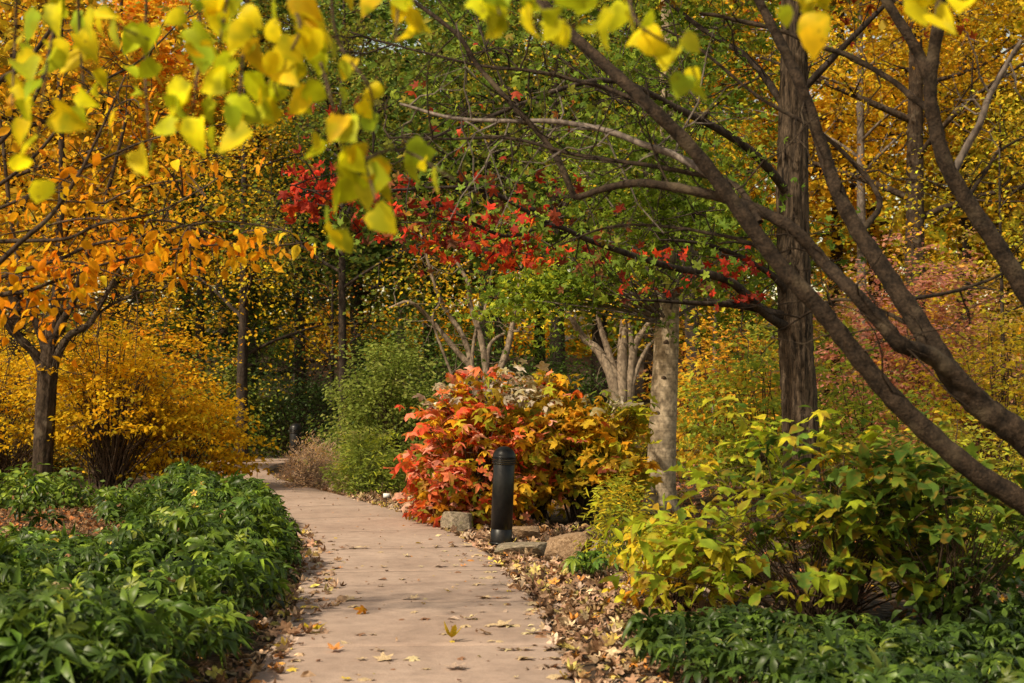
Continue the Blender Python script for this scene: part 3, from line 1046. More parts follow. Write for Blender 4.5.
GOLDS = [(.90, .54, .015), (.90, .42, .012), (.90, .64, .03), (.46, .38, .03), (.76, .46, .015)]
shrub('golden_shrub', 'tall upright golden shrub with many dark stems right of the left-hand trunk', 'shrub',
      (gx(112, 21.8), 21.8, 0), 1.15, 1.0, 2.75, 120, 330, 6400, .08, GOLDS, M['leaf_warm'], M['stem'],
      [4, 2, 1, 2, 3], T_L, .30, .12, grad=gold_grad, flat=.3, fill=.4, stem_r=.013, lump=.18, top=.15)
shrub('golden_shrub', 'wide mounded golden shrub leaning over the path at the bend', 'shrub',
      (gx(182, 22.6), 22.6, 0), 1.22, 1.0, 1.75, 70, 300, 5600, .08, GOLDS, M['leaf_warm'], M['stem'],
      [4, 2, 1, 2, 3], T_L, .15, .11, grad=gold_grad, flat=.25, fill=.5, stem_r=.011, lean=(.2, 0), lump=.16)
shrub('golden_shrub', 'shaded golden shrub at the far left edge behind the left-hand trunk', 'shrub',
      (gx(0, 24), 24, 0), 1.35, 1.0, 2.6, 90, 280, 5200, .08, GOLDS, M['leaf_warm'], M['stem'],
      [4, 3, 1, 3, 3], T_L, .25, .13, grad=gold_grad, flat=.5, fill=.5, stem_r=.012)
shrub('orange_shrub', 'taller orange and yellow shrub behind the golden shrubs on the left', 'shrub',
      (gx(150, 28), 28, 0), 1.7, 1.2, 3.6, 60, 300, 6500, .085, [AMB, GOLD, ORG, YEL, OLV], M['leaf_warm'], M['stem'],
      [3, 4, 1, 2, 1], T_L, .2, .16, flat=.4, fill=.45, stem_r=.013, lump=.2)

# ------------------------------------------------------------------ tall shrub in the right foreground
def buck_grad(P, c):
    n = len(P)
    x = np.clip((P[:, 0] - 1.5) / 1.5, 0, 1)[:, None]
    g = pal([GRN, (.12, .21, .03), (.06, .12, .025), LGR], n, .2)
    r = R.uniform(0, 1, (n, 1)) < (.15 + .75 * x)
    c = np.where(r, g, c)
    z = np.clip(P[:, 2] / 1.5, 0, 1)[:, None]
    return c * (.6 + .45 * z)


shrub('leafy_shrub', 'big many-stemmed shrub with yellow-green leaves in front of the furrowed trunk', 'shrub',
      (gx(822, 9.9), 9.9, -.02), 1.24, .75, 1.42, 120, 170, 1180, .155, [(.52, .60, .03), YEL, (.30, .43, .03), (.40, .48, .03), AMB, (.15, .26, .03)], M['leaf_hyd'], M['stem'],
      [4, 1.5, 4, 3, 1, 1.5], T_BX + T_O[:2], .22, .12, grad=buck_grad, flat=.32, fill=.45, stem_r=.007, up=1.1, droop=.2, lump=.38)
shrub('leafy_shrub', 'broad dark green leaved shrub reaching right under the lowest leaning limb', 'shrub',
      (gx(945, 9.5), 9.5, -.02), .72, .5, 1.22, 40, 60, 330, .17, [GRN, (.10, .19, .03), (.06, .12, .025), LGR], M['leaf_hyd'], M['stem'],
      None, T_BX + T_O[:2], .55, .12, flat=.3, fill=.45, stem_r=.006, up=1.2, droop=.2, top=.4, lump=.25)
shrub('leafy_shrub', 'smaller yellow and orange leaved shrub at the litter edge left of the big many-stemmed shrub', 'shrub',
      (gx(682, 10.7), 10.7, -.02), .42, .5, .80, 40, 90, 800, .10, [YGR, YEL, GOLD, LGR, ORG], M['leaf_hyd'], M['stem'],
      [4, 2, 2, 3, 1], T_B, .12, .09, flat=.6, fill=.5, stem_r=.006)
shrub('grassy_shrub', 'feathery yellow-green plant right of the tan boulder at the litter edge', 'plant',
      (gx(622, 13.2), 13.2, 0), .35, .4, .85, 70, 100, 1700, .085, [YGR, (.34, .30, .03), LGR, GOLD], M['leaf'], M['stem_green'],
      None, T_N, .05, .08, flat=1, fill=.5, stem_r=.004, up=.2)
shrub('low_green_shrub', 'fine-leaved yellow-green shrub low in the shade under the leaning limbs', 'shrub',
      (gx(955, 12.6), 12.6, -.02), .85, .7, .85, 80, 180, 4200, .05, [LGR, YGR, (.14, .18, .02), GRN], M['leaf'], M['stem_green'],
      [4, 2, 4, 2], T_L, .03, .09, flat=.6, fill=.45, stem_r=.004)
shrub('low_green_shrub', 'dark green leafy plant at the bottom right corner by the ground cover', 'plant',
      (gx(985, 9.4), 9.4, -.02), .55, .5, .55, 40, 80, 650, .10, [DGR, GRN, (.05, .09, .02)], M['leaf_gloss'], M['stem_green'],
      None, T_B, .05, .08, flat=.6, fill=.4, stem_r=.004)

# ------------------------------------------------------------------ trees with shaped limbs
def limb_pts(pp):
    return np.array([at(x, y, d) for x, y, d in pp])


def limb(mb, pp, w0, w1, sides=8, per=6, rough=.03, wig=.0):
    P = spline(limb_pts(pp) if not isinstance(pp, np.ndarray) else pp, per)
    n = len(P)
    if wig:
        P[1:-1] += np.cumsum(R.normal(0, wig, (n - 2, 3)), 0) * .4
    r = np.linspace(w0, w1, n) * (1 + .05 * np.sin(np.arange(n) * 1.7 + R.uniform(0, 6)))
    mb.tube(P, r, sides, rough)
    return P


def one_limb(t, pp, w0, w1, mat, sides=10, per=7, wig=0.0, twigs=0, tl=.5, tr=.006):
    mb = MB()
    P = limb(mb, pp, w0, w1, sides, per, .025, wig)
    tips = []
    for k in range(twigs):
        a = P[R.integers(len(P) // 4, len(P))]
        e = a + nz(R.normal(0, 1, 3) + A3(-.3, 0, .1)) * tl * R.uniform(.4, 1.2)
        tw = twig_curve(a, e, R.uniform(-.15, .2), 6)
        tw[1:-1] += R.normal(0, .015, (4, 3))
        mb.tube(tw, np.linspace(tr, tr * .35, 6), 4, cap=False)
        tips.append(e)
        for q in range(2):
            a2 = tw[R.integers(2, 5)]
            e2 = a2 + nz(R.normal(0, 1, 3)) * tl * R.uniform(.2, .5)
            mb.tube(twig_curve(a2, e2, 0, 4), np.linspace(tr * .5, tr * .25, 4), 3, cap=False)
            tips.append(e2)
    mb.build('branch', mat, t)
    return P, np.array(tips) if tips else np.zeros((0, 3))


# --- leaning tree on the right whose limbs cross the picture and overhang the camera side
D = 7.2
base = A3(3.35, 7.3, -.05)
rt = thing('leaning_tree', 'dark-limbed tree leaning in from the right with long arching limbs and big yellow hanging leaves', 'tree', base)
mb = MB()
hub = at(1075, 500, D)
mb.tube(spline(np.array([base, base + A3(-.05, 0, .35), (base + hub) / 2 + A3(.08, 0, .1), hub]), 6), np.linspace(.20, .13, 19), 14, .03)
mb.build('trunk', M['bark_limb'], rt)
BL = M['bark_limb']
p1, _ = one_limb(rt, [(1085, 555, D), (1024, 503, D), (970, 468, D), (900, 405, D), (860, 358, D), (820, 308, D), (780, 265, D), (733, 200, D), (690, 145, D), (640, 97, D), (600, 60, D + .1), (560, 22, D + .2), (520, -25, D + .3)],
                 .060, .024, BL, 14, 8, .0015, 3, .6)
p2, _ = one_limb(rt, [(1080, 490, D + .1), (1024, 437, D + .1), (985, 408, D + .1), (955, 378, D + .1), (930, 340, D + .15), (905, 300, D + .2), (880, 260, D + .25), (855, 222, D + .3), (832, 172, D + .35), (803, 85, D + .4), (772, 22, D + .5), (750, -20, D + .6)],
                 .080, .021, BL, 14, 8, .0015, 3, .6)
one_limb(rt, [(990, 412, D + .1), (955, 376, D + .05), (928, 355, D), (900, 345, D - .1), (880, 322, D - .1), (850, 290, D - .1), (822, 262, D), (790, 228, D), (740, 203, D + .1), (690, 190, D + .2), (640, 182, D + .3), (605, 187, D + .4), (574, 197, D + .5)],
         .050, .017, BL, 10, 7, .002, 14, .6)
one_limb(rt, [(574, 197, D + .5), (560, 165, D + .5), (545, 142, D + .6), (515, 109, D + .6), (480, 70, D + .7), (456, 35, D + .7), (403, -5, D + .8)], .019, .012, BL, 8, 6, .002, 8, .5)
one_limb(rt, [(735, 203, D), (720, 182, D + .1), (680, 158, D + .3), (642, 144, D + .4), (603, 130, D + .5), (551, 121, D + .6), (509, 121, D + .7), (452, 118, D + .8), (400, 104, D + .9)], .024, .008, M['bark_grey'], 8, 6, .002, 18, .65)
one_limb(rt, [(760, 222, D), (735, 186, D + .2), (680, 172, D + .3), (621, 163, D + .4), (568, 155, D + .5), (509, 140, D + .6), (440, 140, D + .8), (390, 138, D + .9)], .017, .006, BL, 7, 6, .003, 18, .6)
one_limb(rt, [(690, 145, D), (660, 118, D + .2), (620, 92, D + .4), (540, 70, D + .6), (470, 62, D + .8), (350, 32, D + 1)], .018, .006, BL, 7, 6, .003, 18, .6)
one_limb(rt, [(820, 308, D), (800, 290, D + .2), (760, 250, D + .3), (700, 232, D + .5), (620, 226, D + .7), (560, 245, D + .9)], .017, .005, BL, 7, 6, .003, 8, .5)
one_limb(rt, [(862, 232, D + .3), (880, 200, D + .5), (850, 160, D + .6), (812, 128, D + .7), (760, 100, D + .9), (700, 52, D + 1.1), (640, 20, D + 1.2)], .018, .006, BL, 7, 6, .003, 8, .5)
p3, _ = one_limb(rt, [(1090, 430, D + .3), (1056, 345, D + .3), (1024, 290, D + .3), (1000, 250, D + .3), (970, 205, D + .3), (947, 165, D + .3), (935, 120, D + .3), (932, 80, D + .3), (941, 20, D + .3), (946, -25, D + .3)],
                 .056, .030, BL, 12, 7, .0015, 3, .5)
one_limb(rt, [(932, 85, D + .3), (918, 52, D + .35), (892, 10, D + .4), (870, -25, D + .5)], .034, .022, BL, 9, 7, 0, 3, .4)
one_limb(rt, [(930, 110, D + .3), (912, 98, D + .4), (891, 81, D + .5), (849, 58, D + .6), (810, 46, D + .6), (778, 32, D + .7), (700, 14, D + .8)], .019, .011, BL, 8, 7, .002, 8, .5)
one_limb(rt, [(952, 175, D + .3), (968, 145, D + .3), (982, 119, D + .2), (989, 98, D + .2), (1004, 70, D + .2), (1022, 40, D + .1)], .022, .012, M['bark_grey'], 8, 6, .002, 6, .4)
one_limb(rt, [(965, 200, D + .3), (985, 172, D + .4), (1000, 150, D + .4), (1035, 130, D + .4)], .012, .006, BL, 6, 6, .002, 4, .4)
one_limb(rt, [(935, 348, D + .15), (900, 320, D + .4), (850, 300, D + .5), (820, 306, D + .6), (780, 330, D + .9)], .014, .005, BL, 7, 6, .003, 6, .4)
one_limb(rt, [(908, 300, D + .2), (960, 290, D + .5), (1000, 275, D + .6), (1040, 250, D + .7)], .012, .006, BL, 6, 6, .003, 5, .4)

# overhead bough of the same tree, above the picture, with drooping leafy twigs
one_limb(rt, np.array([hub, A3(2.95, 6.2, 2.2), A3(2.4, 5.0, 2.85), A3(1.5, 4.15, 2.98), A3(.3, 3.75, 2.92), A3(-.6, 3.7, 2.84), A3(-1.3, 3.8, 2.8), A3(-2.0, 4.1, 2.75)]), .055, .012, BL, 8, 6)
SPRAYS = [
    # drooping twig as pixels, depth, leaf count
    ([(300, -90), (312, 25), (330, 95), (348, 165), (352, 225)], 3.6, 12),
    ([(352, 165), (400, 150), (455, 180)], 3.7, 4),
    ([(255, -90), (246, 20), (240, 90), (236, 140)], 3.5, 13),
    ([(270, -80), (285, -10), (300, 30), (275, 80), (285, 110)], 3.6, 13),
    ([(95, -100), (100, -25), (112, 20), (150, 40)], 3.7, 4),
    ([(60, -90), (55, 10), (45, 80), (35, 175)], 3.8, 9),
    ([(20, -80), (15, 40), (12, 105)], 3.9, 5),
    ([(75, -80), (80, 40), (85, 100)], 4.0, 4),
    ([(190, -90), (200, 20), (195, 95), (190, 118)], 3.6, 6),
    ([(150, -80), (145, 60), (150, 150)], 4.2, 4),
    ([(220, -90), (228, -20), (222, 30), (218, 55)], 3.5, 8),
    ([(330, -90), (335, 30), (368, 85), (375, 120)], 3.8, 6),
    ([(395, -90), (398, -10), (396, 42)], 3.5, 4),
    ([(340, 110), (365, 165), (376, 200)], 3.5, 5),
    ([(490, -100), (488, -30), (500, 15)], 3.4, 6),
    ([(500, -90), (530, -20), (548, 15), (580, 28)], 3.4, 8),
    ([(620, -100), (628, -10), (640, 25), (685, 55), (698, 85)], 3.4, 7),
    ([(800, -80), (806, -30), (808, -5)], 3.5, 5),
    ([(935, -80), (938, -30), (938, 0)], 3.5, 4),
]
NLEAF, rest = 0, []
for pts, dd, nl in SPRAYS:
    P3 = np.array([at(x, y, dd + .12 * math.sin(q * 2.1)) for q, (x, y) in enumerate(pts)])
    S = spline(P3, 8)
    tw = MB(); tw.tube(S, np.linspace(.0060, .0022, len(S)), 5)
    tb = tw.build('twig', M['stem'], rt)
    lo = np.nonzero((S[:, 2] - (CAMH + 390 / F * S[:, 1])) < .05)[0]
    nl = int(nl * 1.65 + .5)
    lo = lo if len(lo) > 2 else np.arange(len(S))
    ids = lo[np.linspace(0, len(lo) - 1, nl).astype(int)]
    P = S[ids] + R.normal(0, .032, (nl, 3))
    ax = R.normal(0, .8, (nl, 3)); ax[:, 2] = -1 + R.normal(0, .45, nl)
    nr = R.normal(0, .75, (nl, 3)) + A3(-.25, -1, .35)
    c = pal([(.88, .64, .008), (.78, .64, .01), (.52, .58, .012), (.30, .40, .02), (.80, .48, .01)], nl, .14, [3.2, 3.2, 4, 2.2, 1])
    c = np.minimum(c * 1.08, .92)
    sz = R.uniform(.052, .100, nl)
    for q in range(nl):
        if NLEAF < 98:
            NLEAF += 1
            leaves('leaf', T_H, P[q:q + 1], ax[q:q + 1], nr[q:q + 1], sz[q:q + 1], c[q:q + 1], M['leaf_near'], tb)
        else:
            rest.append((P[q], ax[q], nr[q], sz[q], c[q]))
tag(leaves('foliage', T_H, *[np.array(v) for v in zip(*rest)], M['leaf_near'], rt), kind='stuff')
# upper crown of the leaning tree, above the picture
ct = np.array([A3(R.uniform(1.0, 4.8), R.uniform(4.6, 9.5), R.uniform(4.6, 6.8)) for _ in range(160)])
mb = MB()
for q in range(60):
    s0 = (p2[-1], p1[-1], p3[-1])[q % 3]
    mb.tube(twig_curve(s0, ct[q], .05, 5), np.linspace(.014, .004, 5), 4, cap=False)
mb.build('branch', BL, rt)
crown('crown', ct, 3200, .3, .095, [YEL, GOLD, YGR, LGR], M['leaf'], rt, T_L, [3, 2, 3, 1])

# --- furrowed tree (oak) with red and green leaves
Y0 = 17.0
base = A3(gx(803, Y0), Y0, -.03)
ok = thing('furrowed_tree', 'tall tree with dark deeply furrowed bark and red leaves on its low drooping limbs', 'tree', base)
mb = MB()
P = np.array([base, at(802, 470, Y0), at(799, 400, Y0), at(795, 320, Y0), at(793, 240, Y0), at(793, 140, Y0), at(794, 40, Y0), at(792, -60, Y0), at(788, -200, Y0 + .2), at(792, -420, Y0)])
S = spline(P, 26)
ph = R.uniform(0, 6.28, 40)


def furrow(a, k):
    z = k * .05
    s = np.zeros(np.broadcast(a, k).shape)
    for q, fr in enumerate((7, 11, 16, 23)):
        s = s + np.abs(np.sin(fr * .5 * a + ph[q] + 1.2 * np.sin(z * (1.1 + .5 * q) + ph[q + 8]) + .5 * np.sin(z * 4.1 + ph[q + 16]))) * (.08, .075, .07, .05)[q]
    return 1 - .12 + s * np.where((np.sin(k * .9 + 6 * np.sin(3 * a)) > -.85), 1, .55)


rad = np.interp(np.linspace(0, 1, len(S)), [0, .03, .1, .5, 1], [.30, .235, .205, .175, .08])
mb.tube(S, rad, 72, .012, furrow)
mb.build('trunk', M['bark_oak'], ok)
OT = []
for pp, w0, w1, tw in [
    ([(795, 330, Y0), (771, 318, Y0 - .3), (733, 283, Y0 - .8), (697, 271, Y0 - 1.2), (677, 268, Y0 - 1.4), (628, 253, Y0 - 1.9), (593, 241, Y0 - 2.2), (551, 225, Y0 - 2.6), (505, 236, Y0 - 3), (440, 205, Y0 - 3.3)], .06, .012, 16),
    ([(793, 318, Y0), (743, 306, Y0 - .3), (690, 303, Y0 - .6), (640, 300, Y0 - .9)], .06, .012, 10),
    ([(792, 300, Y0), (768, 273, Y0 - .3), (715, 248, Y0 - .6), (660, 240, Y0 - 1)], .05, .012, 10),
    ([(551, 225, Y0 - 2.6), (480, 190, Y0 - 3), (400, 190, Y0 - 3.4), (320, 192, Y0 - 3.6), (290, 185, Y0 - 3.7)], .022, .006, 14),
    ([(793, 200, Y0), (750, 150, Y0 - .5), (680, 110, Y0 - 1), (600, 80, Y0 - 1.5), (480, 120, Y0 - 2), (400, 150, Y0 - 2.4)], .06, .01, 12),
    ([(794, 100, Y0), (850, 40, Y0 - .5), (930, -40, Y0 - .9)], .05, .02, 6),
    ([(793, 120, Y0), (750, 60, Y0 + .6), (690, 20, Y0 + 1), (600, -60, Y0 + 1)], .05, .02, 8),
]:
    _, tp = one_limb(ok, pp, w0, w1, M['bark_dark'], 9, 6, .004, tw, .8, .009)
    OT.append(tp)
OT = np.concatenate(OT)


def blob(px, py, d, rx, ry, rd, n):
    return at(px, py, d) + R.normal(0, 1, (n, 3)) * A3(rx / F * d, rd, ry / F * d) * .6


def leafset(t, name, specs, size, tm, mat, twig_from=None, up=.5, twm=None):
    P, C = [], []
    tubes = []
    for px, py, d, rx, ry, n, cols in specs:
        p = blob(px, py, d, rx, ry, .45, n)
        P.append(p); C.append(pal(cols, n, .22))
        if twig_from is not None:
            ctr = at(px, py, d)
            s0 = twig_from[np.argmin(np.linalg.norm(twig_from - ctr, axis=1))]
            for k in range(max(2, n // 14)):
                tubes.append((twig_curve(s0, p[k], .08, 6), np.linspace(.008, .003, 6), 4))
    build_set(tubes, 'twig', twm, t)
    P, C = np.concatenate(P), np.concatenate(C)
    n = len(P)
    ax, nr = orient(n, up, .7, .6)
    nr = nz(nr + A3(-.2, -.35, 0))
    leaves(name, tm, P, ax, nr, size * R.uniform(.65, 1.3, n), C, mat, t)


REDS = [(.60, .06, .015), DRED, (.46, .05, .015), DRED, RORG]
DREDS = [DRED, (.16, .035, .02), RED, (.13, .05, .02)]
GRNS = [(.14, .22, .025), (.12, .19, .022), (.07, .115, .016), (.27, .35, .035), (.18, .22, .025), (.15, .15, .02)]
d = Y0 - 3.4
src = np.vstack([OT, S[60:200:10]])
leafset(ok, 'foliage', [
    (318, 185, d, 26, 22, 70, [RED, DRED, (.52, .06, .02), DRED]), (300, 205, d, 18, 14, 22, REDS), (345, 205, d, 25, 16, 24, REDS),
    (400, 195, d, 35, 30, 44, DREDS + [BRN, OLV]), (450, 215, d, 35, 30, 42, DREDS + [RED]), (470, 245, d, 40, 16, 36, REDS), (395, 225, d, 30, 22, 40, DREDS + [GRN]),
    (505, 215, d + .3, 35, 30, 36, DREDS + [RED, OLV]), (530, 245, d + .4, 35, 16, 40, [RED, RORG, RED, DRED]), (515, 262, d + .4, 22, 10, 18, [RORG, RED]), (545, 200, d + .5, 40, 25, 30, DREDS),
    (590, 245, d + 1, 40, 18, 24, DREDS + [GRN]), (650, 250, d + 1.8, 30, 14, 16, REDS), (705, 280, d + 2.4, 36, 14, 22, DREDS + [RED]), (740, 262, d + 2.6, 26, 16, 26, DREDS + [RED]),
    (748, 295, d + 2.8, 22, 10, 16, DREDS), (630, 285, d + 2, 36, 14, 18, DREDS + [GRN]), (600, 262, d + 2, 30, 16, 20, [BRN, DRED]),
    (380, 100, d + .6, 60, 60, 60, DREDS + GRNS), (520, 90, d + 1, 70, 60, 70, GRNS + [DRED]), (440, 150, d + .8, 60, 40, 70, GRNS + [DRED]),
    (400, 215, d + .2, 50, 30, 50, GRNS), (470, 190, d + .3, 50, 30, 50, GRNS), (520, 240, d + .5, 50, 24, 45, GRNS), (610, 262, d + 1.4, 50, 20, 50, GRNS), (345, 225, d, 30, 20, 26, GRNS), (690, 275, d + 2.2, 50, 20, 40, GRNS),
], .112, T_M, M['leaf'], src, .45, M['bark_dark'])
gs = [(740, 205, Y0 - .6, 50, 30, 150, [GRN, LGR, (.10, .17, .02)]), (715, 225, Y0 - .8, 40, 25, 120, [GRN, LGR]), (700, 150, Y0 - .5, 60, 40, 150, GRNS),
      (610, 110, Y0 - 1, 70, 60, 200, GRNS), (660, 60, Y0, 80, 50, 260, GRNS), (560, 40, Y0, 90, 60, 260, GRNS), (480, 40, Y0 - 1, 80, 60, 220, GRNS), (430, 70, Y0 - 1.5, 60, 60, 150, GRNS)]
leafset(ok, 'foliage', gs, .10, T_M, M['leaf'], src, .5, M['bark_dark'])
tips = np.array([base + A3(R.normal(0, 2.2), R.normal(0, 2.0), R.uniform(6.2, 11)) for _ in range(220)])
mb = MB()
for q in range(44):
    mb.tube(twig_curve(S[R.integers(172, len(S))], tips[q], .1, 6), np.linspace(.03, .006, 6), 5, cap=False)
mb.build('branch', M['bark_dark'], ok)
crown('crown', tips, 5200, .45, .12, GRNS + [DRED, RED], M['leaf'], ok, T_M)

# --- smooth tan trunk
Y0 = 19.0
base = A3(gx(660, Y0), Y0, -.03)
sm = thing('smooth_trunk_tree', 'tree with a smooth straight tan trunk and green crown left of the furrowed trunk', 'tree', base)
mb = MB()
P = spline(np.array([base, at(661, 480, Y0), at(663, 420, Y0), at(666, 350, Y0), at(668, 280, Y0), at(669, 180, Y0), at(668, 60, Y0), at(668, -100, Y0), at(664, -320, Y0)]), 10)
rad = np.interp(np.linspace(0, 1, len(P)), [0, .05, .12, .4, 1], [.27, .225, .198, .165, .06])
mb.tube(P, rad, 40, .006)
mb.build('trunk', M['bark_smooth'], sm)
for z in (2.55, 2.2, 1.75, 1.3, 2.9):           # healed branch scars
    mb = MB()
    i = np.abs(P[:, 2] - z).argmin()
    a = R.uniform(-2.3, -.9)
    dvec = A3(math.cos(a), math.sin(a), 0)
    c0 = P[i] + dvec * (rad[i] - .012)
    mb.tube(np.array([c0 - dvec * .01, c0 + dvec * .012 + A3(0, 0, -.004), c0 + dvec * .018 + A3(0, 0, -.01)]), [.045, .036, .012], 10, .1)
    mb.build('branch_scar', M['bark_brown'], sm)
tips = []
mb = MB()
for k in range(26):
    f = R.uniform(.42, .98)
    p = P[int(f * (len(P) - 1))]
    az = k * 2.4
    ln = R.uniform(1.2, 2.6)
    e = p + A3(math.cos(az) * ln, math.sin(az) * ln, R.uniform(-.3, .8))
    tw = twig_curve(p, e, .15, 7)
    mb.tube(tw, np.linspace(.03, .008, 7), 6)
    for q in range(9):
        a = tw[R.integers(2, 7)]
        e2 = a + R.normal(0, .55, 3) * A3(1, 1, .5)
        mb.tube(twig_curve(a, e2, .05, 4), np.linspace(.008, .003, 4), 3, cap=False)
        tips.append(e2)
mb.build('branch', M['bark_grey'], sm)
tips = np.array(tips)
extra = np.concatenate([blob(555, 280, Y0 - .6, 70, 26, .7, 26), blob(612, 285, Y0 - .2, 40, 14, .6, 12), blob(520, 300, Y0 - .4, 50, 18, .6, 14), blob(600, 230, Y0, 90, 50, .9, 26), blob(668, 190, Y0 - .7, 30, 75, .25, 40), blob(670, 60, Y0 - .7, 40, 60, .3, 24)])
mb = MB()
for e in extra[::3]:
    mb.tube(twig_curve(P[int(.42 * len(P))], e, .12, 7), np.linspace(.02, .004, 7), 5, cap=False)
mb.build('branch', M['bark_grey'], sm)
crown('crown', tips, 5600, .28, .10, [GRN, LGR, (.15, .23, .025), YGR, (.09, .15, .02)], M['leaf'], sm, T_M, [3, 3, 4, 1, 2])
crown('foliage', extra, 3300, .22, .10, [LGR, (.13, .20, .02), GRN, YGR], M['leaf'], sm, T_M, [4, 4, 2, 1], flat=.5)

# --- left-hand trunk with fork
Y0 = 21.0
base = A3(gx(41, Y0), Y0, -.03)
lt = thing('forked_tree', 'tree with a rough brown trunk forking into many limbs at the left, golden crown above', 'tree', base)
mb = MB()
P = spline(np.array([base, at(42, 470, Y0), at(45, 420, Y0), at(48, 372, Y0), at(51, 345, Y0)]), 16)
rad = np.interp(np.linspace(0, 1, len(P)), [0, .08, .3, .85, 1], [.21, .165, .14, .135, .10])
mb.tube(P, rad, 40, .012, lambda a, k: furrow(a, k) * .97)
mb.build('trunk', M['bark_brown'], lt)
LT = []
for pp, w0, w1 in [
    ([(45, 385, Y0), (38, 358, Y0), (21, 339, Y0 - .1), (7, 322, Y0 - .2), (-10, 280, Y0 - .3), (-30, 200, Y0 - .4)], .085, .03),
    ([(48, 365, Y0), (42, 339, Y0 + .1), (33, 315, Y0 + .2), (24, 290, Y0 + .3), (10, 220, Y0 + .5), (0, 120, Y0 + .6)], .075, .025),
    ([(50, 360, Y0), (54, 325, Y0), (56, 300, Y0), (58, 262, Y0), (62, 180, Y0), (60, 60, Y0), (66, -80, Y0)], .09, .03),
    ([(51, 345, Y0), (62, 322, Y0 - .2), (74, 300, Y0 - .3), (82, 270, Y0 - .4), (105, 200, Y0 - .6), (130, 100, Y0 - .8)], .07, .02),
    ([(52, 372, Y0), (60, 350, Y0 - .1), (70, 335, Y0 - .2), (88, 325, Y0 - .3), (102, 301, Y0 - .4), (125, 262, Y0 - .6), (170, 210, Y0 - .8)], .07, .018),
    ([(80, 330, Y0 - .25), (98, 314, Y0 - .3), (116, 302, Y0 - .4), (140, 292, Y0 - .6), (165, 287, Y0 - .8), (210, 262, Y0 - 1)], .026, .008),
]:
    _, tp = one_limb(lt, pp, w0, w1, M['bark_brown'], 10, 6, .004, 26, 1.0, .010)
    LT.append(tp)
LT = np.concatenate(LT)
LT = LT[LT[:, 2] > 3.2]
more = np.concatenate([blob(60, 120, Y0, 130, 120, 1.4, 130), blob(170, 190, Y0 - .5, 60, 60, 1.0, 40), blob(40, -40, Y0, 120, 50, 1.2, 14)])
build_set([(twig_curve(LT[np.argmin(np.linalg.norm(LT - e, axis=1))], e, .05, 5), np.linspace(.01, .004, 5), 4) for e in more[::2]], 'twig', M['bark_brown'], lt)
crown('crown', np.vstack([LT, more]), 4600, .25, .085, [GOLD, AMB, YEL, ORG, OLV, BRN], M['leaf_warm'], lt, T_L, [4, 3, 3, 2, 1, .5])

# --- orange tree outside the left edge reaching in
Y0 = 9.0
base = A3(-5.3, 9.4, -.03)
og = thing('orange_leaved_tree', 'nearer tree reaching in from the left edge with long thin branches of bright orange leaves', 'tree', base)
mb = MB()
hub = base + A3(.1, 0, 1.55)
mb.tube(spline(np.array([base, base + A3(.05, 0, .8), hub, base + A3(.1, 0, 3.6)]), 8), np.linspace(.11, .05, 25), 12, .02)
mb.build('trunk', M['bark_brown'], og)
OG = []
for pp, w0, w1, tw in [
    ([(-75, 310, 9.1), (0, 295, 9), (28, 290, 9), (60, 279, 9), (110, 262, 8.9), (180, 248, 8.9), (260, 240, 8.8)], .016, .004, 12),
    ([(-60, 300, 9.2), (0, 278, 9.2), (60, 259, 9.1), (91, 245, 9.1), (140, 236, 9), (215, 222, 9), (290, 232, 8.9)], .015, .004, 12),
    ([(-50, 250, 8.8), (0, 241, 8.8), (63, 238, 8.8), (102, 222, 8.7), (158, 211, 8.7), (218, 178, 8.6)], .015, .005, 8),
    ([(-40, 290, 8.7), (25, 239, 8.6), (53, 214, 8.6), (77, 179, 8.5), (91, 151, 8.5), (109, 112, 8.5), (126, 74, 8.5)], .016, .005, 10),
    ([(-30, 125, 8.7), (0, 81, 8.7), (21, 67, 8.7), (49, 32, 8.7), (67, -10, 8.7)], .018, .010, 8),
    ([(-30, 170, 8.9), (20, 120, 8.9), (40, 85, 8.9), (58, 20, 9), (62, -20, 9)], .013, .008, 8),
    ([(-40, 210, 9.3), (30, 160, 9.3), (90, 90, 9.3), (140, 60, 9.3), (190, 10, 9.3)], .013, .005, 10),
    ([(-50, 230, 9.6), (40, 190, 9.6), (120, 150, 9.6), (180, 130, 9.6), (240, 120, 9.6)], .012, .004, 10),
    ([(-50, 330, 9.2), (10, 318, 9.1), (50, 312, 9.0), (100, 300, 9.0)], .010, .004, 6),
]:
    P0 = limb_pts(pp)
    P_, tp = one_limb(og, np.vstack([hub + A3(0, 0, R.uniform(-.1, 1.6)), (hub + P0[0]) / 2 + A3(0, 0, .15), P0]), w0 * 1.4, w1, M['bark_brown'], 7, 6, .002, tw, .32, .005)
    OG.append(tp)
OG = np.concatenate(OG)
OC = [(.95, .32, .008), (.95, .38, .01), (.92, .25, .008), (.95, .44, .012)]
src = OG
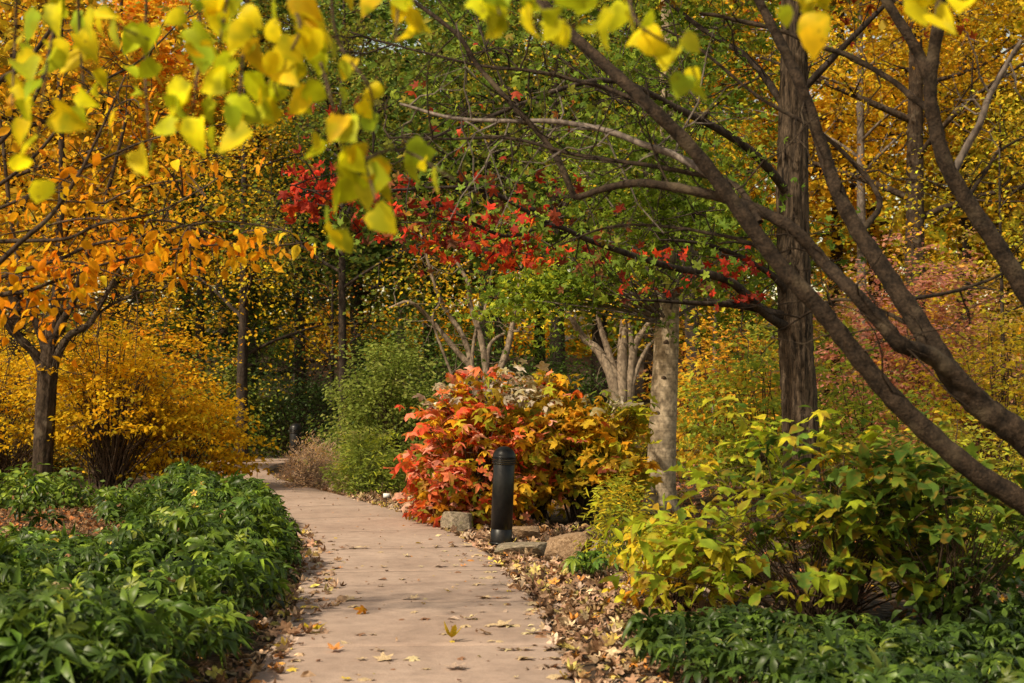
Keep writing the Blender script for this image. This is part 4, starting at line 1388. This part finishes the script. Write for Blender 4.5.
leafset(og, 'foliage', [
    (30, 275, 9, 45, 22, 60, OC), (75, 265, 9, 45, 22, 60, OC), (20, 300, 9, 35, 20, 40, OC), (60, 300, 9, 35, 18, 30, OC), (55, 335, 9, 30, 14, 12, OC), (120, 250, 9, 40, 18, 45, OC), (160, 248, 8.9, 40, 16, 45, OC),
    (205, 240, 8.9, 35, 14, 35, OC), (250, 243, 8.8, 35, 14, 28, OC), (285, 245, 8.8, 25, 14, 18, [AMB, GOLD, ORG]), (170, 268, 8.9, 25, 14, 14, OC), (100, 185, 8.7, 60, 25, 20, OC), (165, 170, 8.9, 45, 25, 24, OC),
    (115, 105, 9, 40, 25, 18, OC), (40, 160, 9, 50, 35, 14, OC), (10, 220, 9, 30, 20, 14, OC), (70, 215, 9, 60, 18, 16, OC), (205, 160, 9.2, 40, 25, 18, [AMB, GOLD, ORG]), (60, 50, 9, 60, 40, 20, [GOLD, AMB, YEL]), (150, 20, 9.2, 60, 30, 20, [GOLD, AMB]),
], .080, [T_L, strip_leaf([(0, .01), (.2, .17), (.45, .27), (.7, .22), (.9, .08), (1, .004)], .5, .35, .01, 31), strip_leaf([(0, .01), (.2, .2), (.45, .3), (.7, .2), (.9, .07), (1, .004)], -.4, .6, .015, 32)], M['leaf_warm'], src, .45, M['stem'])
tips = np.array([base + A3(R.normal(-.7, .6), R.normal(.3, .8), R.uniform(2.4, 3.6)) for _ in range(60)])
crown('crown', tips, 600, .28, .08, OC, M['leaf'], og, T_L)


# --- pale multi-stemmed trees in the middle distance
def multi_stem(label, limbs, Y0, bx, cols, crown_blobs, mat, wsc, nleaf):
    base = A3(gx(bx, Y0), Y0, -.03)
    t = thing('multi_stem_tree', label, 'tree', base)
    tips = []
    for pp, w0, w1 in limbs:
        p0 = limb_pts([(x, y, Y0 + .1 * (q % 3)) for q, (x, y) in enumerate(pp)])
        P0 = np.vstack([base + R.normal(0, .06, 3) * A3(1, 1, 0), (base * .45 + p0[0] * .55) + A3(0, 0, .1), p0])
        P_, tp = one_limb(t, P0, w0 * wsc * 1.1, w1 * wsc, mat, 10, 6, .0015, 6, .6, .010)
        tips.append(tp)
    tips = np.concatenate(tips)
    tips = tips[tips[:, 2] > 2.9]
    bl = np.concatenate([blob(px, py, Y0, rx, ry, .9, n) for px, py, rx, ry, n in crown_blobs])
    build_set([(twig_curve(tips[np.argmin(np.linalg.norm(tips - e, axis=1))], e, .1, 5), np.linspace(.012, .004, 5), 4) for e in bl[::2]], 'twig', mat, t)
    crown('crown', np.vstack([tips, bl]), nleaf, .22, .085, cols, M['leaf'], t, T_L)


multi_stem('pale multi-stemmed tree fanning out behind the red hydrangea', [
    ([(474, 374), (456, 350), (433, 322), (410, 302), (389, 308)], .075, .02), ([(472, 367), (463, 336), (445, 308), (433, 278), (420, 230)], .07, .02),
    ([(486, 371), (480, 336), (470, 304), (468, 283), (452, 255)], .08, .025), ([(487, 367), (491, 343), (508, 332), (519, 331)], .05, .02),
    ([(496, 382), (507, 350), (513, 322), (520, 280), (525, 240)], .085, .03), ([(472, 365), (476, 330), (486, 305), (492, 270)], .045, .015), ([(433, 322), (440, 300), (430, 275)], .03, .012)],
    26.0, 484, [YEL, GOLD, YGR, AMB], [(440, 270, 30, 25, 12), (470, 240, 60, 30, 14), (420, 290, 20, 14, 6)], M['bark_pale'], 1.0, 650)
multi_stem('pale multi-stemmed tree with thick stems just left of the smooth trunk', [
    ([(614, 385), (600, 353), (584, 338), (570, 315), (560, 290)], .12, .03), ([(619, 388), (608, 350), (600, 325), (596, 300)], .09, .03),
    ([(622, 385), (623, 346), (624, 320), (622, 280)], .13, .05), ([(632, 380), (631, 340), (628, 318), (632, 280)], .07, .03),
    ([(630, 378), (635, 346), (645, 329), (657, 316), (680, 300)], .09, .03), ([(634, 380), (645, 352), (655, 340), (668, 333)], .05, .02)],
    24.5, 622, [YEL, GOLD, YGR, AMB], [(650, 300, 40, 20, 12), (590, 290, 40, 20, 10)], M['bark_pale'], 1.0, 600)

# --- tree with dark trunk and yellow leaves behind the left shrubs
def plain_tree(name, label, px, Y0, height, r0, bark, cols, w, nleaf, size, crown_from, spread, lean=(0, 0), nl=12, nsub=6, tm=T_L, cat='tree', group=None, spr=.3, up=.45, mat='leaf'):
    base = A3(gx(px, Y0), Y0, float(gz(gx(px, Y0), Y0)) - .03)
    t = thing(name, label, cat, base, group)
    mb = MB()
    tips = grow(mb, base, height, r0, lean, crown_from, spread, nl, nsub, 4, 12, up)
    mb.build('trunk', M[bark], t)
    crown('crown', tips, nleaf, spr, size, cols, M[mat], t, tm, w)
    return t


plain_tree('yellow_leaved_tree', 'dark-trunked tree with small yellow leaves behind the golden shrubs left of the path end', 242, 31, 8.5, .14, 'bark_dark', [YEL, GOLD, YGR, AMB, OLV], [3, 3, 2, 2, 1], 5200, .085, .30, 2.1, nl=13)
plain_tree('green_maple', 'tall green-crowned tree on a thin dark trunk behind the light green shrub', 343, 30, 11, .10, 'bark_dark', GRNS + [OLV, BRN, (.14, .09, .03)], None, 10000, .10, .33, 3.2, nl=16, nsub=7)
plain_tree('green_maple', 'tall green-crowned tree rising behind the pale multi-stemmed trees', 560, 33, 13, .2, 'bark_dark', GRNS + [OLV, BRN, GOLD], None, 12000, .11, .30, 3.8, nl=18, nsub=7)
plain_tree('dark_trunk_tree', 'tree with a dark slightly leaning trunk just right of the smooth trunk', 703, 30, 12, .19, 'bark_dark', [LGR, YGR, GOLD, GRN], None, 7000, .10, .34, 3.0, (-.9, 0), nl=14)
plain_tree('thin_tree', 'thin pale-stemmed young tree between the dark leaning trunk and the furrowed trunk', 713, 32, 8, .06, 'bark_grey', [YGR, GOLD, AMB], None, 3000, .09, .35, 1.9, nl=10)
plain_tree('grey_trunk_tree', 'broad grey trunk seen far back between the leaning limbs on the right', 917, 36, 16, .32, 'bark_brown', [GOLD, YEL, OLV, AMB], None, 9000, .12, .38, 4.2, nl=16)
plain_tree('grey_trunk_tree', 'slim grey-brown trunk far back just right of the furrowed trunk', 862, 39, 15, .17, 'bark_grey', [GOLD, YEL, AMB, OLV], None, 5000, .13, .5, 3.4, nl=12)
plain_tree('grey_trunk_tree', 'slim dark trunk far back near the right edge behind the upright limb', 968, 41, 15, .18, 'bark_dark', [GOLD, YEL, OLV], None, 5000, .13, .5, 3.4, nl=12)
plain_tree('thin_tree', 'thin dark sapling at the right edge behind the leaning limbs', 1004, 26, 7, .05, 'bark_dark', [GOLD, YGR, OLV], None, 2600, .09, .4, 1.8, nl=9)
plain_tree('bare_tree', 'small bare multi-branched tree in the dark gap beyond the far bollard', 333, 38, 4.6, .09, 'bark_dark', [ORG, BRN, OLV], None, 500, .08, .25, 1.6, nl=10, up=.8)
plain_tree('conifer', 'dark feathery evergreen behind the yellow-leaved tree left of the path end', 200, 39, 8.0, .18, 'bark_dark', [DGR, (.04, .075, .018), GRN], None, 15000, .15, .06, 2.9, nl=22, nsub=7, tm=T_N, up=.05)
plain_tree('conifer', 'bluish-green feathery evergreen above the dark gap at the path end', 300, 41, 8.5, .18, 'bark_dark', [(.05, .09, .035), DGR, (.07, .11, .04)], None, 15000, .15, .08, 2.7, nl=22, nsub=7, tm=T_N, up=.05)

shrub('golden_shrub', 'dim amber shrub far back at the left edge between the trunks', 'shrub', (gx(40, 30), 30, 0), 2.2, 1.2, 3.0, 60, 300, 6500, .09, GOLDS, M['leaf'], M['stem'], None, T_L, .03, .17, flat=.5, fill=.5, stem_r=.013)
shrub('evergreen_shrub', 'dark evergreen shrub behind the mounded golden shrub left of the path end', 'shrub', (gx(205, 33), 33, 0), 1.7, 1.2, 2.6, 50, 300, 7500, .085, [DGR, GRN, OLV], M['leaf_gloss'], M['stem'], None, T_L, .02, .2, flat=.7, fill=.6, stem_r=.016)
shrub('arching_perennial', 'low green plants around the foot of the forked trunk at the left', 'plant', (gx(30, 19.8), 19.8, -.02), 1.3, .7, .5, 70, 150, 1500, .12, [GRN, LGR, DGR], M['leaf_gloss'], M['stem_green'], None, T_B, .05, .1, flat=.6, fill=.3, stem_r=.004)
shrub('evergreen_shrub', 'dim thicket of dark stems and leaves behind the forked trunk at the left edge', 'shrub', (gx(15, 26.5), 26.5, -.02), 2.2, .8, 1.5, 120, 260, 5000, .08, [OLV, DGR, (.12, .08, .02), GOLD], M['leaf'], M['stem'], None, T_L, .03, .15, flat=.6, fill=.4, stem_r=.012)
# --- understory on the right
def under(label, px, Y0, rx, h, n, size, cols, w=None, name='understory_shrub', low=.08):
    shrub(name, label, 'shrub', (gx(px, Y0), Y0, float(gz(gx(px, Y0), Y0))), rx, rx * .8, h, 46, int(150 + 40 * rx * h), int(n * 1.1), size * 1.22, [tuple(min(.9, q * 1.22 + .015) for q in cc_) for cc_ in cols], M['leaf_warm'], M['stem'], w, T_L, low, .19, flat=.28, fill=.35, stem_r=.012, up=1.0, lump=.2)


under('yellow-green layered shrub behind the furrowed trunk', 765, 22, 1.5, 2.7, 3800, .085, [YGR, LGR, AMB, (.25, .30, .04)], [2, 4, 1, 3])
under('orange and yellow-green shrub far back right of the smooth trunk', 728, 28, 1.7, 3.3, 4200, .09, [AMB, ORG, YGR, GOLD, OLV], [2, 1.5, 3, 2, 2])
under('yellow-green shrub behind the leaning limbs right of the furrowed trunk', 862, 20, 1.3, 2.1, 3600, .08, [YGR, LGR, (.22, .26, .03), AMB], [2, 4, 3, 1])
under('pinkish brown leaved small tree seen between the leaning limbs', 915, 25, 1.7, 4.3, 8000, .085, [(.50, .22, .16), (.44, .17, .09), (.40, .17, .13), GOLD, OLV], [3, 2, 3, .6, .5])
under('rust-brown shrub low behind the big many-stemmed shrub on the right', 900, 17.5, 1.0, 1.3, 1500, .075, [RUST, (.28, .12, .07), BRN, OLV], [2, 2, 1, 1])
under('golden shrub at the right edge behind the leaning limbs', 1000, 23, 1.8, 3.0, 4800, .085, [GOLD, OLV, YEL, YGR], [3, 2, 1, 2])
under('olive and yellow shrub low at the right edge under the leaning limbs', 960, 16, 1.2, 1.4, 3000, .07, [OLV, YGR, LGR, GOLD], [3, 2, 2, 1])
under('green-yellow shrub behind the second hydrangea left of the smooth trunk', 625, 20.5, .7, 1.6, 1500, .08, [YGR, LGR, GOLD, ORG], [3, 3, 2, 1])
under('orange-pink shrub far back between the dark leaning trunk and the furrowed trunk', 712, 36, 2.2, 4.0, 5000, .10, [(.40, .17, .09), AMB, PINK, GOLD, YGR], [2, 3, 1, 2, 1])
under('olive shrub behind the pinkish small tree on the right', 842, 34, 2.3, 4.8, 6500, .10, [OLV, GOLD, (.46, .22, .15), YGR], [2, 1.5, 4, 2])
under('dull gold thicket far back at the right edge', 985, 34, 2.6, 5.0, 6000, .10, [GOLD, OLV, (.34, .22, .03), (.50, .26, .18)], [2, 3, 2, 3])

# ------------------------------------------------------------------ woodland behind
PROT = {}


def proto(key, cols, w, n=9500):
    t = thing('woodland_tree', 'tree', 'tree', (0, 0, 0))
    mb = MB()
    tips = grow(mb, (0, 0, -.2), 15, .24, (R.normal(0, .6), R.normal(0, .6)), .28, 4.0, 17, 7, 3, 8, .4)
    mb.build('trunk', M['bark_dark' if key in ('dgreen', 'olive') else 'bark_brown'], t)
    cols = [tuple(min(.9, q * 1.25 + .012) for q in cc_) for cc_ in cols]
    crown('crown', tips, n, .42, .22, cols, M['leaf_far'], t, T_Q, w, flat=.4, cl=.15)
    PROT[key] = [t, True]


proto('gold', [GOLD, YEL, (.45, .28, .02), OLV, AMB], [3, 2, 3, 2, 1])
proto('olive', [OLV, GOLD, (.30, .22, .02), YGR, LGR], [3, 2, 3, 2, 1])
proto('orange', [AMB, ORG, GOLD, RUST, YEL], [3, 2, 3, 1, 1])
proto('dgreen', [DGR, GRN, (.06, .10, .015), OLV], [2, 4, 3, 1])
proto('yellow', [YEL, GOLD, YGR, (.5, .36, .03)], [3, 2, 2, 3])
LABEL = {
    'gold': 'tall golden-leaved woodland tree in the background wood',
    'olive': 'tall olive and gold woodland tree in the background wood',
    'orange': 'tall orange-leaved woodland tree in the background wood',
    'dgreen': 'tall dark green woodland tree in the background wood',
    'yellow': 'tall bright yellow woodland tree in the background wood',
}
WOOD = [(-70, 36, 'gold'), (20, 42, 'gold'), (110, 46, 'orange'), (60, 58, 'orange'), (190, 50, 'orange'), (-20, 56, 'yellow'), (250, 47, 'olive'), (300, 60, 'dgreen'), (360, 45, 'dgreen'),
        (430, 52, 'dgreen'), (480, 42, 'dgreen'), (540, 56, 'olive'), (600, 44, 'dgreen'), (650, 54, 'gold'), (690, 44, 'olive'), (745, 52, 'orange'), (830, 47, 'gold'), (880, 55, 'yellow'),
        (960, 44, 'gold'), (1010, 56, 'gold'), (1060, 41, 'olive'), (1110, 50, 'gold'), (720, 70, 'gold'), (500, 70, 'olive'), (400, 72, 'gold'), (220, 68, 'gold'), (140, 72, 'orange'), (600, 76, 'orange'), (-60, 72, 'gold'), (1090, 70, 'orange')]
for px, Y0, key in WOOD:
    src, fresh = PROT[key]
    o = src if fresh else copy_tree(src)
    PROT[key][1] = False
    x = gx(px, Y0)
    o.location = (x, Y0, float(gz(x, Y0)))
    turned(o, R.uniform(0, 6.28), R.uniform(.92, 1.25))
    tag(o, LABEL[key], 'tree', LABEL[key].replace(' tree ', ' trees '))

# the far wood: one mass nobody could count
n = 90000
x = R.uniform(-62, 62, n); y = R.uniform(82, 98, n)
lump = 6 * np.sin(x * .23 + 1) + 4 * np.sin(x * .61) + 18 - 10 * np.clip(x / 16, 0, 1)
z = gz(x, y) + R.uniform(0, 1, n) ** 1.5 * lump
tone = (np.sin(x * .19 + 2) + .6 * np.sin(x * .53 + z * .3) + R.normal(0, .5, n))
cols = np.where((tone > .4)[:, None], pal([GOLD, YEL, AMB], n), np.where((tone > -.6)[:, None], pal([OLV, GOLD, GRN], n), pal([GRN, DGR, OLV], n)))
ax, nr = orient(n, .6)
o = leaves('far_woodland', T_Q, np.stack([x, y, z], 1), ax, nr, R.uniform(.35, .75, n), cols, M['leaf_far'])
tag(o, 'hazy mass of autumn woodland at the very back', 'woodland', kind='stuff')

# ------------------------------------------------------------------ camera, light
cam = bpy.data.cameras.new('camera')
cam.lens = 36 * F / 1024
cam.sensor_width = 36
cam.clip_end = 600
cam.dof.use_dof = True
cam.dof.focus_distance = 15.5
cam.dof.aperture_fstop = 3.3
co = bpy.data.objects.new('camera', cam)
COL.objects.link(co)
co.location = (0, 0, CAMH)
co.rotation_euler = (math.pi / 2 + TH, 0, 0)
SC.camera = co

sd = nz(A3(-.60, -.52, .80))
el = math.asin(sd[2])
az = math.atan2(sd[0], sd[1])
w = bpy.data.worlds.new('World')
SC.world = w
w.use_nodes = True
nt = w.node_tree
nt.nodes.clear()
sky = nt.nodes.new('ShaderNodeTexSky')
sky.sky_type = 'NISHITA'
sky.sun_disc = False
sky.sun_elevation = el
sky.sun_rotation = az
bg = nt.nodes.new('ShaderNodeBackground')
bg.inputs['Strength'].default_value = .15
ow = nt.nodes.new('ShaderNodeOutputWorld')
wb = nt.nodes.new('ShaderNodeMix'); wb.data_type = 'RGBA'; wb.blend_type = 'MULTIPLY'; wb.inputs[0].default_value = 1
wb.inputs[7].default_value = (1.85, 1.38, .86, 1)      # the photograph's warm white balance
nt.links.new(sky.outputs[0], wb.inputs[6]); nt.links.new(wb.outputs[2], bg.inputs[0])
nt.links.new(bg.outputs[0], ow.inputs[0])
sun = bpy.data.lights.new('sun', 'SUN')
sun.energy = 5.0
sun.angle = math.radians(2.0)
sun.color = (1, .87, .64)
so = bpy.data.objects.new('sun', sun)
COL.objects.link(so)
from mathutils import Vector
so.rotation_euler = Vector(tuple(sd)).to_track_quat('Z', 'Y').to_euler()
so.location = (-10, -6, 14)

SC.view_settings.view_transform = 'Standard'
SC.view_settings.look = 'None'
SC.view_settings.exposure = 0
SC.view_settings.gamma = 1
SC.cycles.use_denoising = True
SC.cycles.max_bounces = 6
SC.cycles.diffuse_bounces = 3
SC.cycles.glossy_bounces = 2
SC.cycles.transmission_bounces = 4
SC.cycles.caustics_reflective = False
SC.cycles.caustics_refractive = False
SC.cycles.sample_clamp_indirect = 6
